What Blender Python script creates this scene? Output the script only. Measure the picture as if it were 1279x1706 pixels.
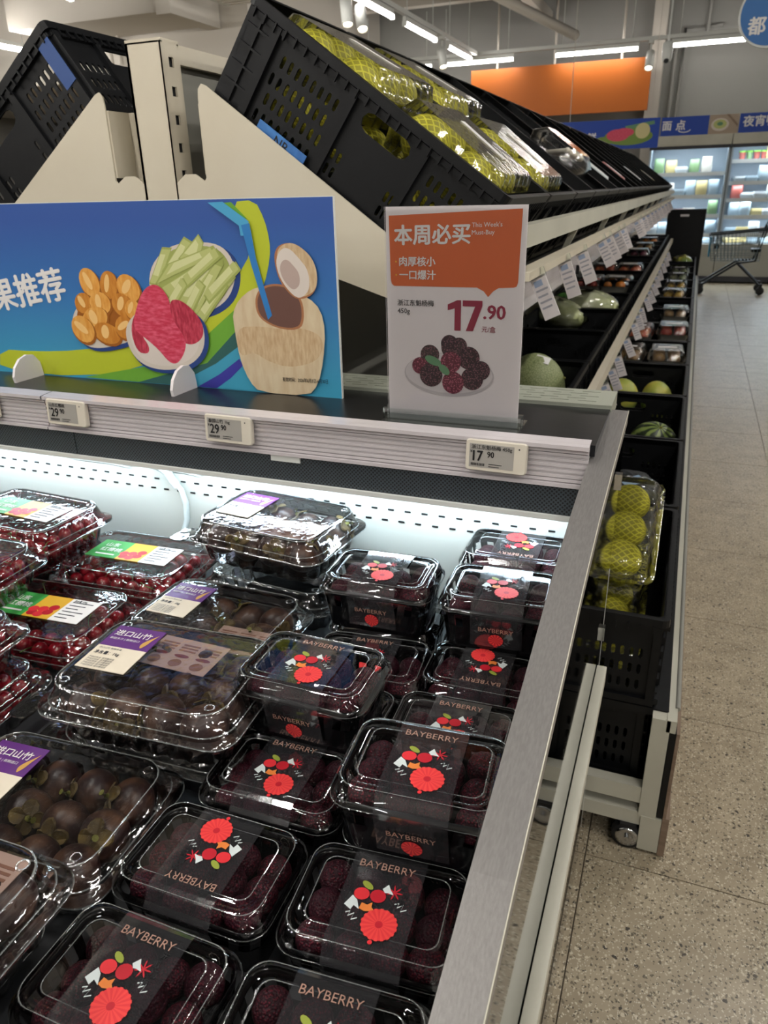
import bpy, math, random
from mathutils import Matrix, Vector
random.seed(7)
R = math.radians
for o in list(bpy.data.objects): bpy.data.objects.remove(o)
scene = bpy.context.scene
COL = scene.collection

# ------------------------------------------------------------------ camera
CAMZ = 1.45
cam_d = bpy.data.cameras.new('camera'); cam = bpy.data.objects.new('camera', cam_d); COL.objects.link(cam)
cam_d.sensor_fit = 'HORIZONTAL'; cam_d.sensor_width = 36.0; cam_d.lens = 36.0*1228/1279
cam_d.clip_start = .02; cam_d.clip_end = 100
X_ = Vector((.93, -.126, .344)); Y_ = Vector((.366, .379, -.85)).normalized(); Z_ = Vector((-.023, .917, .399))
Z_ = (Z_ - Y_*Z_.dot(Y_)).normalized(); X_ = Y_.cross(Z_)
cam.matrix_world = Matrix.Translation((0, 0, CAMZ)) @ Matrix((X_, Y_, Z_)).to_4x4()
cam_d.dof.use_dof = True; cam_d.dof.focus_distance = .85; cam_d.dof.aperture_fstop = 16
scene.camera = cam

# ------------------------------------------------------------------ world, exposure
w = bpy.data.worlds.new('store_air'); scene.world = w; w.use_nodes = True
w.node_tree.nodes['Background'].inputs[0].default_value = (.9, .95, 1, 1)
w.node_tree.nodes['Background'].inputs[1].default_value = .05
scene.view_settings.view_transform = 'Standard'; scene.view_settings.look = 'None'
scene.view_settings.exposure = 0.0; scene.view_settings.gamma = 1.0; scene.view_settings.use_curve_mapping = False
scene.cycles.use_denoising = True
scene.cycles.max_bounces = 6; scene.cycles.transparent_max_bounces = 16
scene.cycles.diffuse_bounces = 2; scene.cycles.glossy_bounces = 3; scene.cycles.transmission_bounces = 3
scene.cycles.use_adaptive_sampling = True; scene.cycles.adaptive_threshold = .035
scene.cycles.sample_clamp_indirect = 4.0; scene.cycles.caustics_reflective = False; scene.cycles.caustics_refractive = False
LAMP = 145.0          # ceiling tubes
CASE_LED = 54.0      # tube inside the refrigerated case
FRIDGE_LED = 32.0

# ------------------------------------------------------------------ helpers
def lin(c):
    if isinstance(c, str):
        c = tuple(int(c[i:i+2], 16)/255 for i in (0, 2, 4))
    return tuple((v/12.92 if v <= .04045 else ((v+.055)/1.055)**2.4) for v in c) + (1,)

class NT:
    def __init__(s, name):
        s.m = bpy.data.materials.new(name); s.m.use_nodes = True; s.t = s.m.node_tree; s.t.nodes.clear()
        s.out = s.n('ShaderNodeOutputMaterial')
    def n(s, t, **kw):
        x = s.t.nodes.new(t)
        for k, v in kw.items():
            if k in x.inputs.keys() if isinstance(k, str) else False: x.inputs[k].default_value = v
            else: setattr(x, k, v)
        return x
    def l(s, a, b): s.t.links.new(a, b)

def mat(name, col, rough=.5, metal=0., col2=None, scale=20., bump=0., bscale=None, spec=.5, stretch=None, detail=4., ramp=(.35, .65), coat=0., trans=0., emit=None, estr=0., coord='Object'):
    T = NT(name); b = T.n('ShaderNodeBsdfPrincipled'); T.l(b.outputs[0], T.out.inputs[0])
    b.inputs['Base Color'].default_value = lin(col); b.inputs['Roughness'].default_value = rough
    b.inputs['Metallic'].default_value = metal; b.inputs['Specular IOR Level'].default_value = spec
    b.inputs['Coat Weight'].default_value = coat; b.inputs['Transmission Weight'].default_value = trans
    if emit:
        b.inputs['Emission Color'].default_value = lin(emit); b.inputs['Emission Strength'].default_value = estr
    if col2 or bump:
        if coord == 'World': src = T.n('ShaderNodeNewGeometry').outputs['Position']
        else: src = T.n('ShaderNodeTexCoord').outputs[coord]
        if stretch:
            mp = T.n('ShaderNodeMapping'); mp.inputs['Scale'].default_value = stretch; T.l(src, mp.inputs[0]); src = mp.outputs[0]
    if col2:
        no = T.n('ShaderNodeTexNoise'); no.inputs['Scale'].default_value = scale; no.inputs['Detail'].default_value = detail
        T.l(src, no.inputs['Vector'])
        rp = T.n('ShaderNodeValToRGB'); rp.color_ramp.elements[0].position = ramp[0]; rp.color_ramp.elements[1].position = ramp[1]
        rp.color_ramp.elements[0].color = lin(col); rp.color_ramp.elements[1].color = lin(col2)
        T.l(no.outputs['Fac'], rp.inputs[0]); T.l(rp.outputs[0], b.inputs['Base Color'])
    if bump:
        n2 = T.n('ShaderNodeTexNoise'); n2.inputs['Scale'].default_value = bscale or scale; n2.inputs['Detail'].default_value = 3
        T.l(src, n2.inputs['Vector']); bp = T.n('ShaderNodeBump'); bp.inputs['Strength'].default_value = bump; bp.inputs['Distance'].default_value = .002
        T.l(n2.outputs['Fac'], bp.inputs['Height']); T.l(bp.outputs[0], b.inputs['Normal'])
    return T.m

def clear(name, tint=(.988, .994, .994), rough=.06, gain=1.5, base=.03, bump=.0, bscale=40, haze=0., hazecol='c8d0d0'):
    T = NT(name)
    tr = T.n('ShaderNodeBsdfTransparent'); tr.inputs[0].default_value = tint + (1,)
    gl = T.n('ShaderNodeBsdfGlossy'); gl.inputs['Color'].default_value = (1, 1, 1, 1); gl.inputs['Roughness'].default_value = rough
    fr = T.n('ShaderNodeFresnel'); fr.inputs[0].default_value = 1.45
    mu = T.n('ShaderNodeMath', operation='MULTIPLY_ADD'); mu.inputs[1].default_value = gain; mu.inputs[2].default_value = base; mu.use_clamp = True
    T.l(fr.outputs[0], mu.inputs[0]); mx = T.n('ShaderNodeMixShader')
    T.l(mu.outputs[0], mx.inputs[0]); T.l(gl.outputs[0], mx.inputs[2])
    if haze:
        df = T.n('ShaderNodeBsdfDiffuse'); df.inputs[0].default_value = lin(hazecol)
        m2 = T.n('ShaderNodeMixShader'); m2.inputs[0].default_value = haze
        T.l(tr.outputs[0], m2.inputs[1]); T.l(df.outputs[0], m2.inputs[2]); T.l(m2.outputs[0], mx.inputs[1])
    else: T.l(tr.outputs[0], mx.inputs[1])
    if bump:
        tc = T.n('ShaderNodeTexCoord'); no = T.n('ShaderNodeTexNoise'); no.inputs['Scale'].default_value = bscale; no.inputs['Detail'].default_value = 2
        T.l(tc.outputs['Object'], no.inputs['Vector']); bp = T.n('ShaderNodeBump'); bp.inputs['Strength'].default_value = bump; bp.inputs['Distance'].default_value = .003
        T.l(no.outputs['Fac'], bp.inputs['Height']); T.l(bp.outputs[0], gl.inputs['Normal']); T.l(bp.outputs[0], fr.inputs['Normal'])
    T.l(mx.outputs[0], T.out.inputs[0]); return T.m

def emis(name, col, s):
    T = NT(name); e = T.n('ShaderNodeEmission'); e.inputs[0].default_value = lin(col); e.inputs[1].default_value = s
    T.l(e.outputs[0], T.out.inputs[0]); return T.m

def vor(name, c0, c1, scale, lo, hi, rough=.6, rand=1., bump=.5, feature='F1', dist=.001, stretch=None, c2=None, spec=.5):
    """cells: c0 at the cell centre, c1 at its border"""
    T = NT(name); b = T.n('ShaderNodeBsdfPrincipled'); b.inputs['Roughness'].default_value = rough; b.inputs['Specular IOR Level'].default_value = spec; T.l(b.outputs[0], T.out.inputs[0])
    tc = T.n('ShaderNodeTexCoord'); src = tc.outputs['Object']
    if stretch:
        mp = T.n('ShaderNodeMapping'); mp.inputs['Scale'].default_value = stretch; T.l(src, mp.inputs[0]); src = mp.outputs[0]
    v = T.n('ShaderNodeTexVoronoi', feature=feature); v.inputs['Scale'].default_value = scale; v.inputs['Randomness'].default_value = rand
    T.l(src, v.inputs['Vector'])
    rp = T.n('ShaderNodeValToRGB'); e = rp.color_ramp.elements; e[0].position = lo; e[1].position = hi; e[0].color = lin(c0); e[1].color = lin(c1)
    T.l(v.outputs['Distance'], rp.inputs[0]); co = rp.outputs[0]
    if c2:
        no = T.n('ShaderNodeTexNoise'); no.inputs['Scale'].default_value = 45; T.l(src, no.inputs['Vector'])
        oi = T.n('ShaderNodeObjectInfo'); ad = T.n('ShaderNodeMath', operation='MULTIPLY_ADD'); ad.inputs[1].default_value = .55; ad.inputs[2].default_value = -.28
        T.l(oi.outputs['Random'], ad.inputs[0]); a2 = T.n('ShaderNodeMath', operation='ADD'); a2.use_clamp = True
        T.l(no.outputs['Fac'], a2.inputs[0]); T.l(ad.outputs[0], a2.inputs[1])
        mx = T.n('ShaderNodeMix', data_type='RGBA'); T.l(a2.outputs[0], mx.inputs['Factor']); T.l(co, mx.inputs['A']); mx.inputs['B'].default_value = lin(c2); co = mx.outputs['Result']
    T.l(co, b.inputs['Base Color'])
    if bump:
        bp = T.n('ShaderNodeBump'); bp.inputs['Strength'].default_value = bump; bp.inputs['Distance'].default_value = dist; bp.invert = feature == 'F1'
        T.l(v.outputs['Distance'], bp.inputs['Height']); T.l(bp.outputs[0], b.inputs['Normal'])
    return T.m

class MB:
    def __init__(s): s.v = []; s.f = []; s.mi = []; s.sm = []
    def add(s, vs, fs, m=0, smooth=False):
        k = len(s.v); s.v += [tuple(v) for v in vs]
        for f in fs: s.f.append([k+i for i in f]); s.mi.append(m); s.sm.append(smooth)
        return s
    def box(s, x0, x1, y0, y1, z0, z1, m=0):
        vs = [(x, y, z) for z in (z0, z1) for y in (y0, y1) for x in (x0, x1)]
        return s.add(vs, [(0, 2, 3, 1), (4, 5, 7, 6), (0, 1, 5, 4), (2, 6, 7, 3), (0, 4, 6, 2), (1, 3, 7, 5)], m)
    def loft(s, rings, m=0, cap0=False, cap1=False, smooth=True, closed=True):
        n = len(rings[0]); vs = [p for r in rings for p in r]; fs = []
        for i in range(len(rings)-1):
            for j in range(n if closed else n-1):
                a, b = i*n+j, i*n+(j+1) % n
                fs.append((a, b, b+n, a+n))
        s.add(vs, fs, m, smooth)
        if cap0: s.add(rings[0], [tuple(range(n))[::-1]], m)
        if cap1: s.add(rings[-1], [tuple(range(n))], m)
        return s
    def tube(s, path, r, n=8, m=0, caps=True):
        path = [Vector(p) for p in path]; rs = r if isinstance(r, (list, tuple)) else [r]*len(path); rings = []
        for i, p in enumerate(path):
            t = (path[min(i+1, len(path)-1)]-path[max(i-1, 0)]).normalized()
            a = t.cross(Vector((0, 0, 1)) if abs(t.z) < .9 else Vector((1, 0, 0))).normalized(); b = t.cross(a)
            rings.append([p+(a*math.cos(q)+b*math.sin(q))*rs[i] for q in [2*math.pi*k/n for k in range(n)]])
        return s.loft(rings, m, caps, caps)
    def lathe(s, prof, n=24, m=0, c=(0, 0, 0), axis='Z', cap0=True, cap1=True):
        rings = []
        for r, h in prof:
            rg = []
            for k in range(n):
                q = 2*math.pi*k/n; a, b = r*math.cos(q), r*math.sin(q)
                p = (a, b, h) if axis == 'Z' else ((h, a, b) if axis == 'X' else (b, h, a))
                rg.append((p[0]+c[0], p[1]+c[1], p[2]+c[2]))
            rings.append(rg)
        return s.loft(rings, m, cap0, cap1)
    def sph(s, r, c=(0, 0, 0), nu=16, nv=10, m=0, sc=(1, 1, 1), fn=None):
        rings = []
        for i in range(nv+1):
            ph = math.pi*(i/nv-.5); ph = max(-1.5, min(1.5, ph))
            rg = []
            for k in range(nu):
                q = 2*math.pi*k/nu; d = Vector((math.cos(ph)*math.cos(q), math.cos(ph)*math.sin(q), math.sin(ph)))
                rr = r*(fn(d) if fn else 1)
                rg.append((c[0]+d.x*rr*sc[0], c[1]+d.y*rr*sc[1], c[2]+d.z*rr*sc[2]))
            rings.append(rg)
        return s.loft(rings, m, True, True)
    def poly(s, pts, T, m=0): return s.add([T(*p) for p in pts], [tuple(range(len(pts)))], m)
    def ell(s, c, a, b, T, m=0, n=20, rot=0):
        cs, sn = math.cos(rot), math.sin(rot)
        return s.poly([(c[0]+a*math.cos(q)*cs-b*math.sin(q)*sn, c[1]+a*math.cos(q)*sn+b*math.sin(q)*cs) for q in [2*math.pi*k/n for k in range(n)]], T, m)
    def text(s, body, size, T, m=0, bold=0., at=(0, 0), rot=0, align='L', sx=1.):
        vs, fs, bb = text2d(body); w_ = (bb[1]-bb[0])*size*sx
        ox = at[0]-(bb[0]*size*sx if align == 'L' else bb[0]*size*sx+w_/2 if align == 'C' else bb[0]*size*sx+w_)
        cs, sn = math.cos(rot), math.sin(rot)
        t0 = Vector(T(0, 0)); nn = (Vector(T(.01, 0))-t0).cross(Vector(T(0, .01))-t0).normalized()*6e-5
        for ci, (dx, dy) in enumerate(((0, 0),)+(((bold, 0), (-bold, 0), (0, bold*.7), (0, -bold*.7)) if bold else ())):
            o = []
            for x, y in vs:
                px, py = ox-at[0]+(x+dx)*size*sx, (y+dy)*size
                o.append(Vector(T(at[0]+px*cs-py*sn, at[1]+px*sn+py*cs))+nn*(4-ci))
            s.add(o, fs, m)
        return s
    def mesh(s, me, M=None, m=0):
        vs = [(M @ v.co if M else v.co) for v in me.vertices]
        return s.add(vs, [tuple(p.vertices) for p in me.polygons], m)
    def data(s, name, mats):
        me = bpy.data.meshes.new(name); me.from_pydata(s.v, [], s.f)
        for m_ in (mats if isinstance(mats, (list, tuple)) else [mats]): me.materials.append(m_)
        me.polygons.foreach_set('material_index', s.mi); me.polygons.foreach_set('use_smooth', s.sm); me.update()
        return me
    def build(s, name, mats, parent=None, loc=None, rot=None): return obj(name, s.data(name, mats), parent, loc, rot)

_tx = {}
def text2d(body, bold=0.):
    k = (body, bold)
    if k not in _tx:
        c = bpy.data.curves.new('glyphs', 'FONT'); c.body = body; c.resolution_u = 2; c.offset = bold
        o = bpy.data.objects.new('glyphs', c); COL.objects.link(o); dg = bpy.context.evaluated_depsgraph_get()
        me = bpy.data.meshes.new_from_object(o.evaluated_get(dg))
        vs = [(v.co.x, v.co.y) for v in me.vertices]; fs = [tuple(p.vertices) for p in me.polygons]
        bpy.data.objects.remove(o); bpy.data.curves.remove(c); bpy.data.meshes.remove(me)
        _tx[k] = (vs, fs, (min(v[0] for v in vs), max(v[0] for v in vs)))
    return _tx[k]

def obj(name, me, parent=None, loc=None, rot=None):
    o = bpy.data.objects.new(name, me); COL.objects.link(o)
    if parent: o.parent = parent
    if loc: o.location = loc
    if rot: o.rotation_euler = rot
    return o
def tag(o, label, cat, group=None, kind=None):
    o['label'] = label; o['category'] = cat
    if group: o['group'] = group
    if kind: o['kind'] = kind
    return o
def thing(name, label, cat, loc=(0, 0, 0), rot=None, group=None):
    o = obj(name, None, None, loc, rot); o.empty_display_size = .05
    return tag(o, label, cat, group)
def struct(o): o['kind'] = 'structure'; return o
def copy_tree(o, parent=None, skip=()):
    c = o.copy(); COL.objects.link(c); c.parent = parent
    for ch in list(o.children):
        if ch.name.split('.')[0] in skip: continue
        copy_tree(ch, c)
    return c
def plate2d(outline, holes, t):
    """flat plate in XY with holes, thickness t along Z (centred): returns a mesh"""
    c = bpy.data.curves.new('plate', 'CURVE'); c.dimensions = '2D'; c.fill_mode = 'BOTH'; c.extrude = t/2
    for pts in [outline]+holes:
        sp = c.splines.new('POLY'); sp.points.add(len(pts)-1)
        for p, q in zip(sp.points, pts): p.co = (q[0], q[1], 0, 1)
        sp.use_cyclic_u = True
    o = bpy.data.objects.new('plate', c); COL.objects.link(o); dg = bpy.context.evaluated_depsgraph_get()
    me = bpy.data.meshes.new_from_object(o.evaluated_get(dg)); bpy.data.objects.remove(o); bpy.data.curves.remove(c)
    return me
def slot(cx, cy, w_, h, n=3):
    """rounded slot outline, w_ < h"""
    r = min(w_, h)/2-1e-5; pts = []
    if h >= w_: ends = [((cx, cy+h/2-r), 0), ((cx, cy-h/2+r), math.pi)]
    else: ends = [((cx+w_/2-r, cy), -math.pi/2), ((cx-w_/2+r, cy), math.pi/2)]
    for (ex, ey), a0 in ends:
        for k in range(n+1):
            a = a0+math.pi*k/n; pts.append((ex+r*math.cos(a), ey+r*math.sin(a)))
    return pts
def rr(w_, d, r, z, n=5, flute=0., nf=0, cx=0, cy=0):
    pts = []
    hw, hd = w_/2, d/2
    if nf == 0:
        for (sx, sy, a0) in ((1, 1, 0), (-1, 1, 90), (-1, -1, 180), (1, -1, 270)):
            for k in range(n+1):
                a = R(a0+90*k/n); pts.append((cx+sx*(hw-r)+r*math.cos(a), cy+sy*(hd-r)+r*math.sin(a), z))
        return pts
    # evenly sampled for fluted walls
    base = rr(w_, d, r, z, n); L = [0]
    P2 = [Vector(p) for p in base]+[Vector(base[0])]
    for a, b in zip(P2, P2[1:]): L.append(L[-1]+(b-a).length)
    for k in range(nf):
        t = L[-1]*k/nf; i = max(j for j in range(len(L)-1) if L[j] <= t+1e-9); u = (t-L[i])/max(1e-9, L[i+1]-L[i])
        p = P2[i].lerp(P2[i+1], u); q = Vector((p.x, p.y, 0)).normalized()
        f = flute*(1 if (k//2) % 2 else 0); pts.append((p.x-q.x*f+cx, p.y-q.y*f+cy, z))
    return pts
XZ = lambda y: (lambda a, b: (a, y, b))
XY = lambda z: (lambda a, b: (a, b, z))

# ------------------------------------------------------------------ materials
M = {}
M['crate'] = mat('black_plastic', '06070a', .45, col2='090b0e', scale=30, bump=.15, bscale=60, spec=.3)
M['cream'] = mat('cream_paint', 'cfc7b4', .45, col2='cbc2ae', scale=6, bump=.05, bscale=300)
M['offwhite'] = mat('offwhite_paint', 'c3c1b2', .42, col2='b9b7a8', scale=5)
M['greypanel'] = mat('grey_panel', '8d8c84', .5)
M['steel'] = mat('brushed_steel', '8d8a88', .38, .5, col2='989593', scale=3, stretch=(160, 1, 160), bump=.08, bscale=4)
M['darksteel'] = mat('dark_steel', '34363a', .3, .85, col2='3c3e42', scale=3, stretch=(1, 160, 1))
M['mirror'] = mat('polished_panel', '5f666e', .035, 1.0)
M['white'] = mat('white_enamel', 'd9dcd8', .4)
M['backwall'] = mat('white_back_panel', 'd2d2c9', .35)
M['ventwhite'] = mat('vent_paint', 'a9ad9f', .4, .2)
M['hole'] = mat('slot_shade', '0b0d10', .8)  # near-black that paints the shade inside slots and vent
M['rail'] = mat('clear_rail_plastic', 'cfc9cb', .2, coat=.5, col2='cac4c7', scale=2, stretch=(.5, 1, 200))
M['rubber'] = mat('black_rubber', '121214', .6)
M['chrome'] = mat('chrome', 'c0c0c0', .12, 1.)
M['wood'] = mat('wood_edge', '8d7968', .6, col2='7c6858', scale=6, stretch=(1, .1, 12))
M['cable'] = mat('white_cable', 'dfe6e4', .5)
M['plastic'] = clear('clear_plastic', gain=1.6, base=.035, rough=.09, bump=.4, bscale=60)
M['plastic_flat'] = clear('clear_lid_plastic', gain=1.2, base=.02, rough=.04, bump=.07, bscale=25)
M['acrylic'] = clear('acrylic', (.93, .97, .96), .03, 2.2, .08)
M['film'] = clear('printed_film', (.86, .86, .88), .09, 1.6, .05, bump=.15, bscale=25, haze=.07, hazecol='8a8a90')
M['berrybox'] = mat('black_box_plastic', '0a0b0d', .16, spec=.6)
M['rosegold'] = mat('rose_gold_print', 'b58e7e', .35, .3)
M['ink'] = mat('black_ink', '101014', .5)
M['ink_dark'] = mat('dark_grey_ink', '33343a', .5)
M['red'] = mat('red_print', 'd83038', .4); M['red2'] = mat('red_print_light', 'e2443f', .4); M['red3'] = mat('red_print_deep', 'b81c2c', .4)
M['leafp'] = mat('leaf_print', '8f9a3c', .4); M['splash'] = mat('splash_print', 'cdd6d6', .4); M['orangep'] = mat('orange_print', 'dd7f3a', .4)
M['bayberry'] = vor('bayberry_skin', '8f2438', '22060e', 430, .05, .5, .55, 1., .9, dist=.0014, c2='340c1c', spec=.25)
M['mango'] = mat('mangosteen_rind', '33201f', .4, col2='71503c', scale=34, bump=.45, bscale=90, ramp=(.45, .78), spec=.5)
M['calyx'] = mat('dry_calyx', '4f3f22', .65, col2='7a6432', scale=50)
M['stem'] = mat('green_stem', '7f7d34', .6)
M['cherry'] = mat('cherry_skin', '6a0c18', .12, col2='a01e2a', scale=60, coat=.6)
M['cherrystem'] = mat('cherry_stem', '5f6a2c', .5)
M['purple'] = mat('purple_label', '5c2a76', .4); M['label'] = mat('cream_label', 'ddd3bf', .5); M['labelgold'] = mat('gold_label_print', 'c79a4e', .4)
M['white_ink'] = mat('white_print', 'e6e4e2', .45)
M['leaflet'] = mat('pink_leaflet', 'cfae9f', .5); M['leafink'] = mat('leaflet_ink', '9a6c58', .5); M['leafred'] = mat('leaflet_red', '8c4038', .5)
M['lab_green'] = mat('green_label', '3e9a48', .4); M['lab_yellow'] = mat('yellow_label', 'e0ae35', .4)
M['esl'] = mat('tag_shell', 'd6cfc0', .4); M['eslscreen'] = mat('tag_screen', 'a3a09a', .3, coat=.4)
M['paper'] = mat('white_card', 'e4dedf', .4); M['orange_sign'] = mat('orange_card', 'd0622f', .4); M['maroon'] = mat('maroon_ink', '8f1f3f', .4)
M['platep'] = mat('plate_print', 'd2ccce', .4); M['platep2'] = mat('plate_rim_print', 'bcb6b9', .4)
M['berryp'] = vor('berry_print', '8a5a66', '2a1622', 380, .08, .5, .5, 1., 0); M['berryp2'] = vor('berry_print_red', 'c06a80', '5a1a30', 380, .08, .5, .5, 1., 0)
M['leafg'] = mat('green_leaf_print', '5d8a66', .4)
M['pear'] = None

def gradient_blue():
    T = NT('blue_board_print'); b = T.n('ShaderNodeBsdfPrincipled'); b.inputs['Roughness'].default_value = .42; T.l(b.outputs[0], T.out.inputs[0])
    tc = T.n('ShaderNodeTexCoord'); sp = T.n('ShaderNodeSeparateXYZ'); T.l(tc.outputs['Object'], sp.inputs[0])
    mr = T.n('ShaderNodeMapRange'); mr.inputs[1].default_value = 0.0; mr.inputs[2].default_value = .34; T.l(sp.outputs[2], mr.inputs[0])
    rp = T.n('ShaderNodeValToRGB'); e = rp.color_ramp.elements; e[0].color = lin('3f9cc0'); e[1].color = lin('3256a0'); e[0].position = .05; e[1].position = .9
    x = rp.color_ramp.elements.new(.5); x.color = lin('3471b2')
    T.l(mr.outputs[0], rp.inputs[0]); T.l(rp.outputs[0], b.inputs['Base Color']); return T.m
M['board'] = gradient_blue()
for k, c in dict(b_yellow='b9c430', b_green='6da838', b_teal='2f5f5c', b_cyan='3f9cbc', b_purple='3c3a9c', b_bowl='d2c8bc', b_orange='d8923a', b_orange2='c87a28', b_stick='b9c078', b_stick2='9fa95c', b_pink='cf4056', b_pink2='b92f48', b_coco='cdb694', b_coco2='bd9c76', b_hole='6a4a42', b_flesh='d9cfc6', b_straw='2f7cc0', b_straw2='4aa3cf').items():
    M[k] = mat(k[2:]+'_print', c, .42)
M['b_coco2'] = mat('coconut_husk_print', 'bd9c76', .42, col2='d6bf9a', scale=30, stretch=(6, 1, 1.5), ramp=(.3, .7)); M['b_coco'] = mat('coconut_print', 'cdb694', .42, col2='d9c8a8', scale=18, stretch=(4, 1, 1))
M['b_pink'] = mat('grapefruit_print', 'c73550', .42, col2='e0607a', scale=70, stretch=(1, 1, 3), ramp=(.4, .7)); M['b_pink2'] = mat('grapefruit_shade_print', 'a8283f', .42, col2='cf4a60', scale=70, stretch=(3, 1, 1), ramp=(.4, .7))
M['b_orange'] = mat('jackfruit_print', 'd8923a', .42, col2='e6ac58', scale=40, stretch=(3, 1, 1)); M['b_orange2'] = mat('jackfruit_shade_print', 'c07826', .42, col2='d08c38', scale=40, stretch=(3, 1, 1)); M['b_orange3'] = mat('jackfruit_deep_print', '9c5a18', .42); M['b_hl'] = mat('jackfruit_light_print', 'efc27c', .42)
M['b_stick3'] = mat('guava_light_print', 'd3d69c', .42); M['b_shade'] = mat('print_shadow_blue', '24407e', .42); M['b_flesh2'] = mat('coconut_flesh_shade', 'b7a39a', .42); M['b_rim'] = mat('coconut_cut_rim', 'a8724e', .42)
def grille_mat():
    T = NT('perforated_grille'); b = T.n('ShaderNodeBsdfPrincipled'); b.inputs['Roughness'].default_value = .5; T.l(b.outputs[0], T.out.inputs[0])
    tc = T.n('ShaderNodeTexCoord'); v = T.n('ShaderNodeTexVoronoi'); v.inputs['Scale'].default_value = 210; v.inputs['Randomness'].default_value = 0
    mp = T.n('ShaderNodeMapping'); mp.inputs['Rotation'].default_value = (0, R(45), 0); mp.inputs['Location'].default_value = (0, .00238, 0)
    T.l(tc.outputs['Object'], mp.inputs[0]); T.l(mp.outputs[0], v.inputs['Vector'])
    rp = T.n('ShaderNodeValToRGB'); e = rp.color_ramp.elements; e[0].position = .36; e[1].position = .42; e[0].color = lin('0a0c0f'); e[1].color = lin('3c454b')
    T.l(v.outputs['Distance'], rp.inputs[0]); T.l(rp.outputs[0], b.inputs['Base Color'])
    bp = T.n('ShaderNodeBump'); bp.inputs['Strength'].default_value = .6; bp.inputs['Distance'].default_value = .001; T.l(v.outputs['Distance'], bp.inputs['Height']); T.l(bp.outputs[0], b.inputs['Normal'])
    return T.m
M['grille'] = grille_mat()
def terrazzo():
    T = NT('terrazzo_tile'); b = T.n('ShaderNodeBsdfPrincipled'); b.inputs['Roughness'].default_value = .3; T.l(b.outputs[0], T.out.inputs[0])
    p = T.n('ShaderNodeNewGeometry').outputs['Position']
    n1 = T.n('ShaderNodeTexNoise'); n1.inputs['Scale'].default_value = 9; n1.inputs['Detail'].default_value = 6; T.l(p, n1.inputs['Vector'])
    r1 = T.n('ShaderNodeValToRGB'); r1.color_ramp.elements[0].color = lin('988b75'); r1.color_ramp.elements[1].color = lin('b0a38b'); r1.color_ramp.elements[0].position = .3; r1.color_ramp.elements[1].position = .7; T.l(n1.outputs['Fac'], r1.inputs[0])
    cur = r1.outputs[0]
    dn = T.n('ShaderNodeTexNoise'); dn.inputs['Scale'].default_value = 90; T.l(p, dn.inputs['Vector']); dv = T.n('ShaderNodeVectorMath', operation='MULTIPLY_ADD'); dv.inputs[1].default_value = (.012, .012, 0); T.l(dn.outputs['Color'], dv.inputs[0]); T.l(p, dv.inputs[2]); p = dv.outputs[0]
    for sc_, lo, hi, c, th in ((48, .2, .24, '3f3a33', .86), (75, .24, .3, '4a443a', .84), (120, .28, .34, 'c9c0aa', .55), (95, .26, .32, '736a5a', .6), (170, .3, .36, '5e5648', .65), (230, .3, .36, 'd0c8b4', .6)):
        v = T.n('ShaderNodeTexVoronoi'); v.inputs['Scale'].default_value = sc_; T.l(p, v.inputs['Vector'])
        r = T.n('ShaderNodeValToRGB'); r.color_ramp.elements[0].position = lo; r.color_ramp.elements[1].position = hi; r.color_ramp.elements[0].color = (1, 1, 1, 1); r.color_ramp.elements[1].color = (0, 0, 0, 1); T.l(v.outputs['Distance'], r.inputs[0])
        sp = T.n('ShaderNodeSeparateColor'); T.l(v.outputs['Color'], sp.inputs[0]); gt = T.n('ShaderNodeMath', operation='GREATER_THAN'); gt.inputs[1].default_value = th; T.l(sp.outputs[0], gt.inputs[0])
        mu = T.n('ShaderNodeMath', operation='MULTIPLY'); T.l(r.outputs[0], mu.inputs[0]); T.l(gt.outputs[0], mu.inputs[1])
        mx = T.n('ShaderNodeMix', data_type='RGBA'); T.l(mu.outputs[0], mx.inputs['Factor']); T.l(cur, mx.inputs['A']); mx.inputs['B'].default_value = lin(c); cur = mx.outputs['Result']
    T.l(cur, b.inputs['Base Color']); return T.m
M['floor'] = terrazzo()
M['grout'] = mat('grout', '5a5145', .8)
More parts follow.
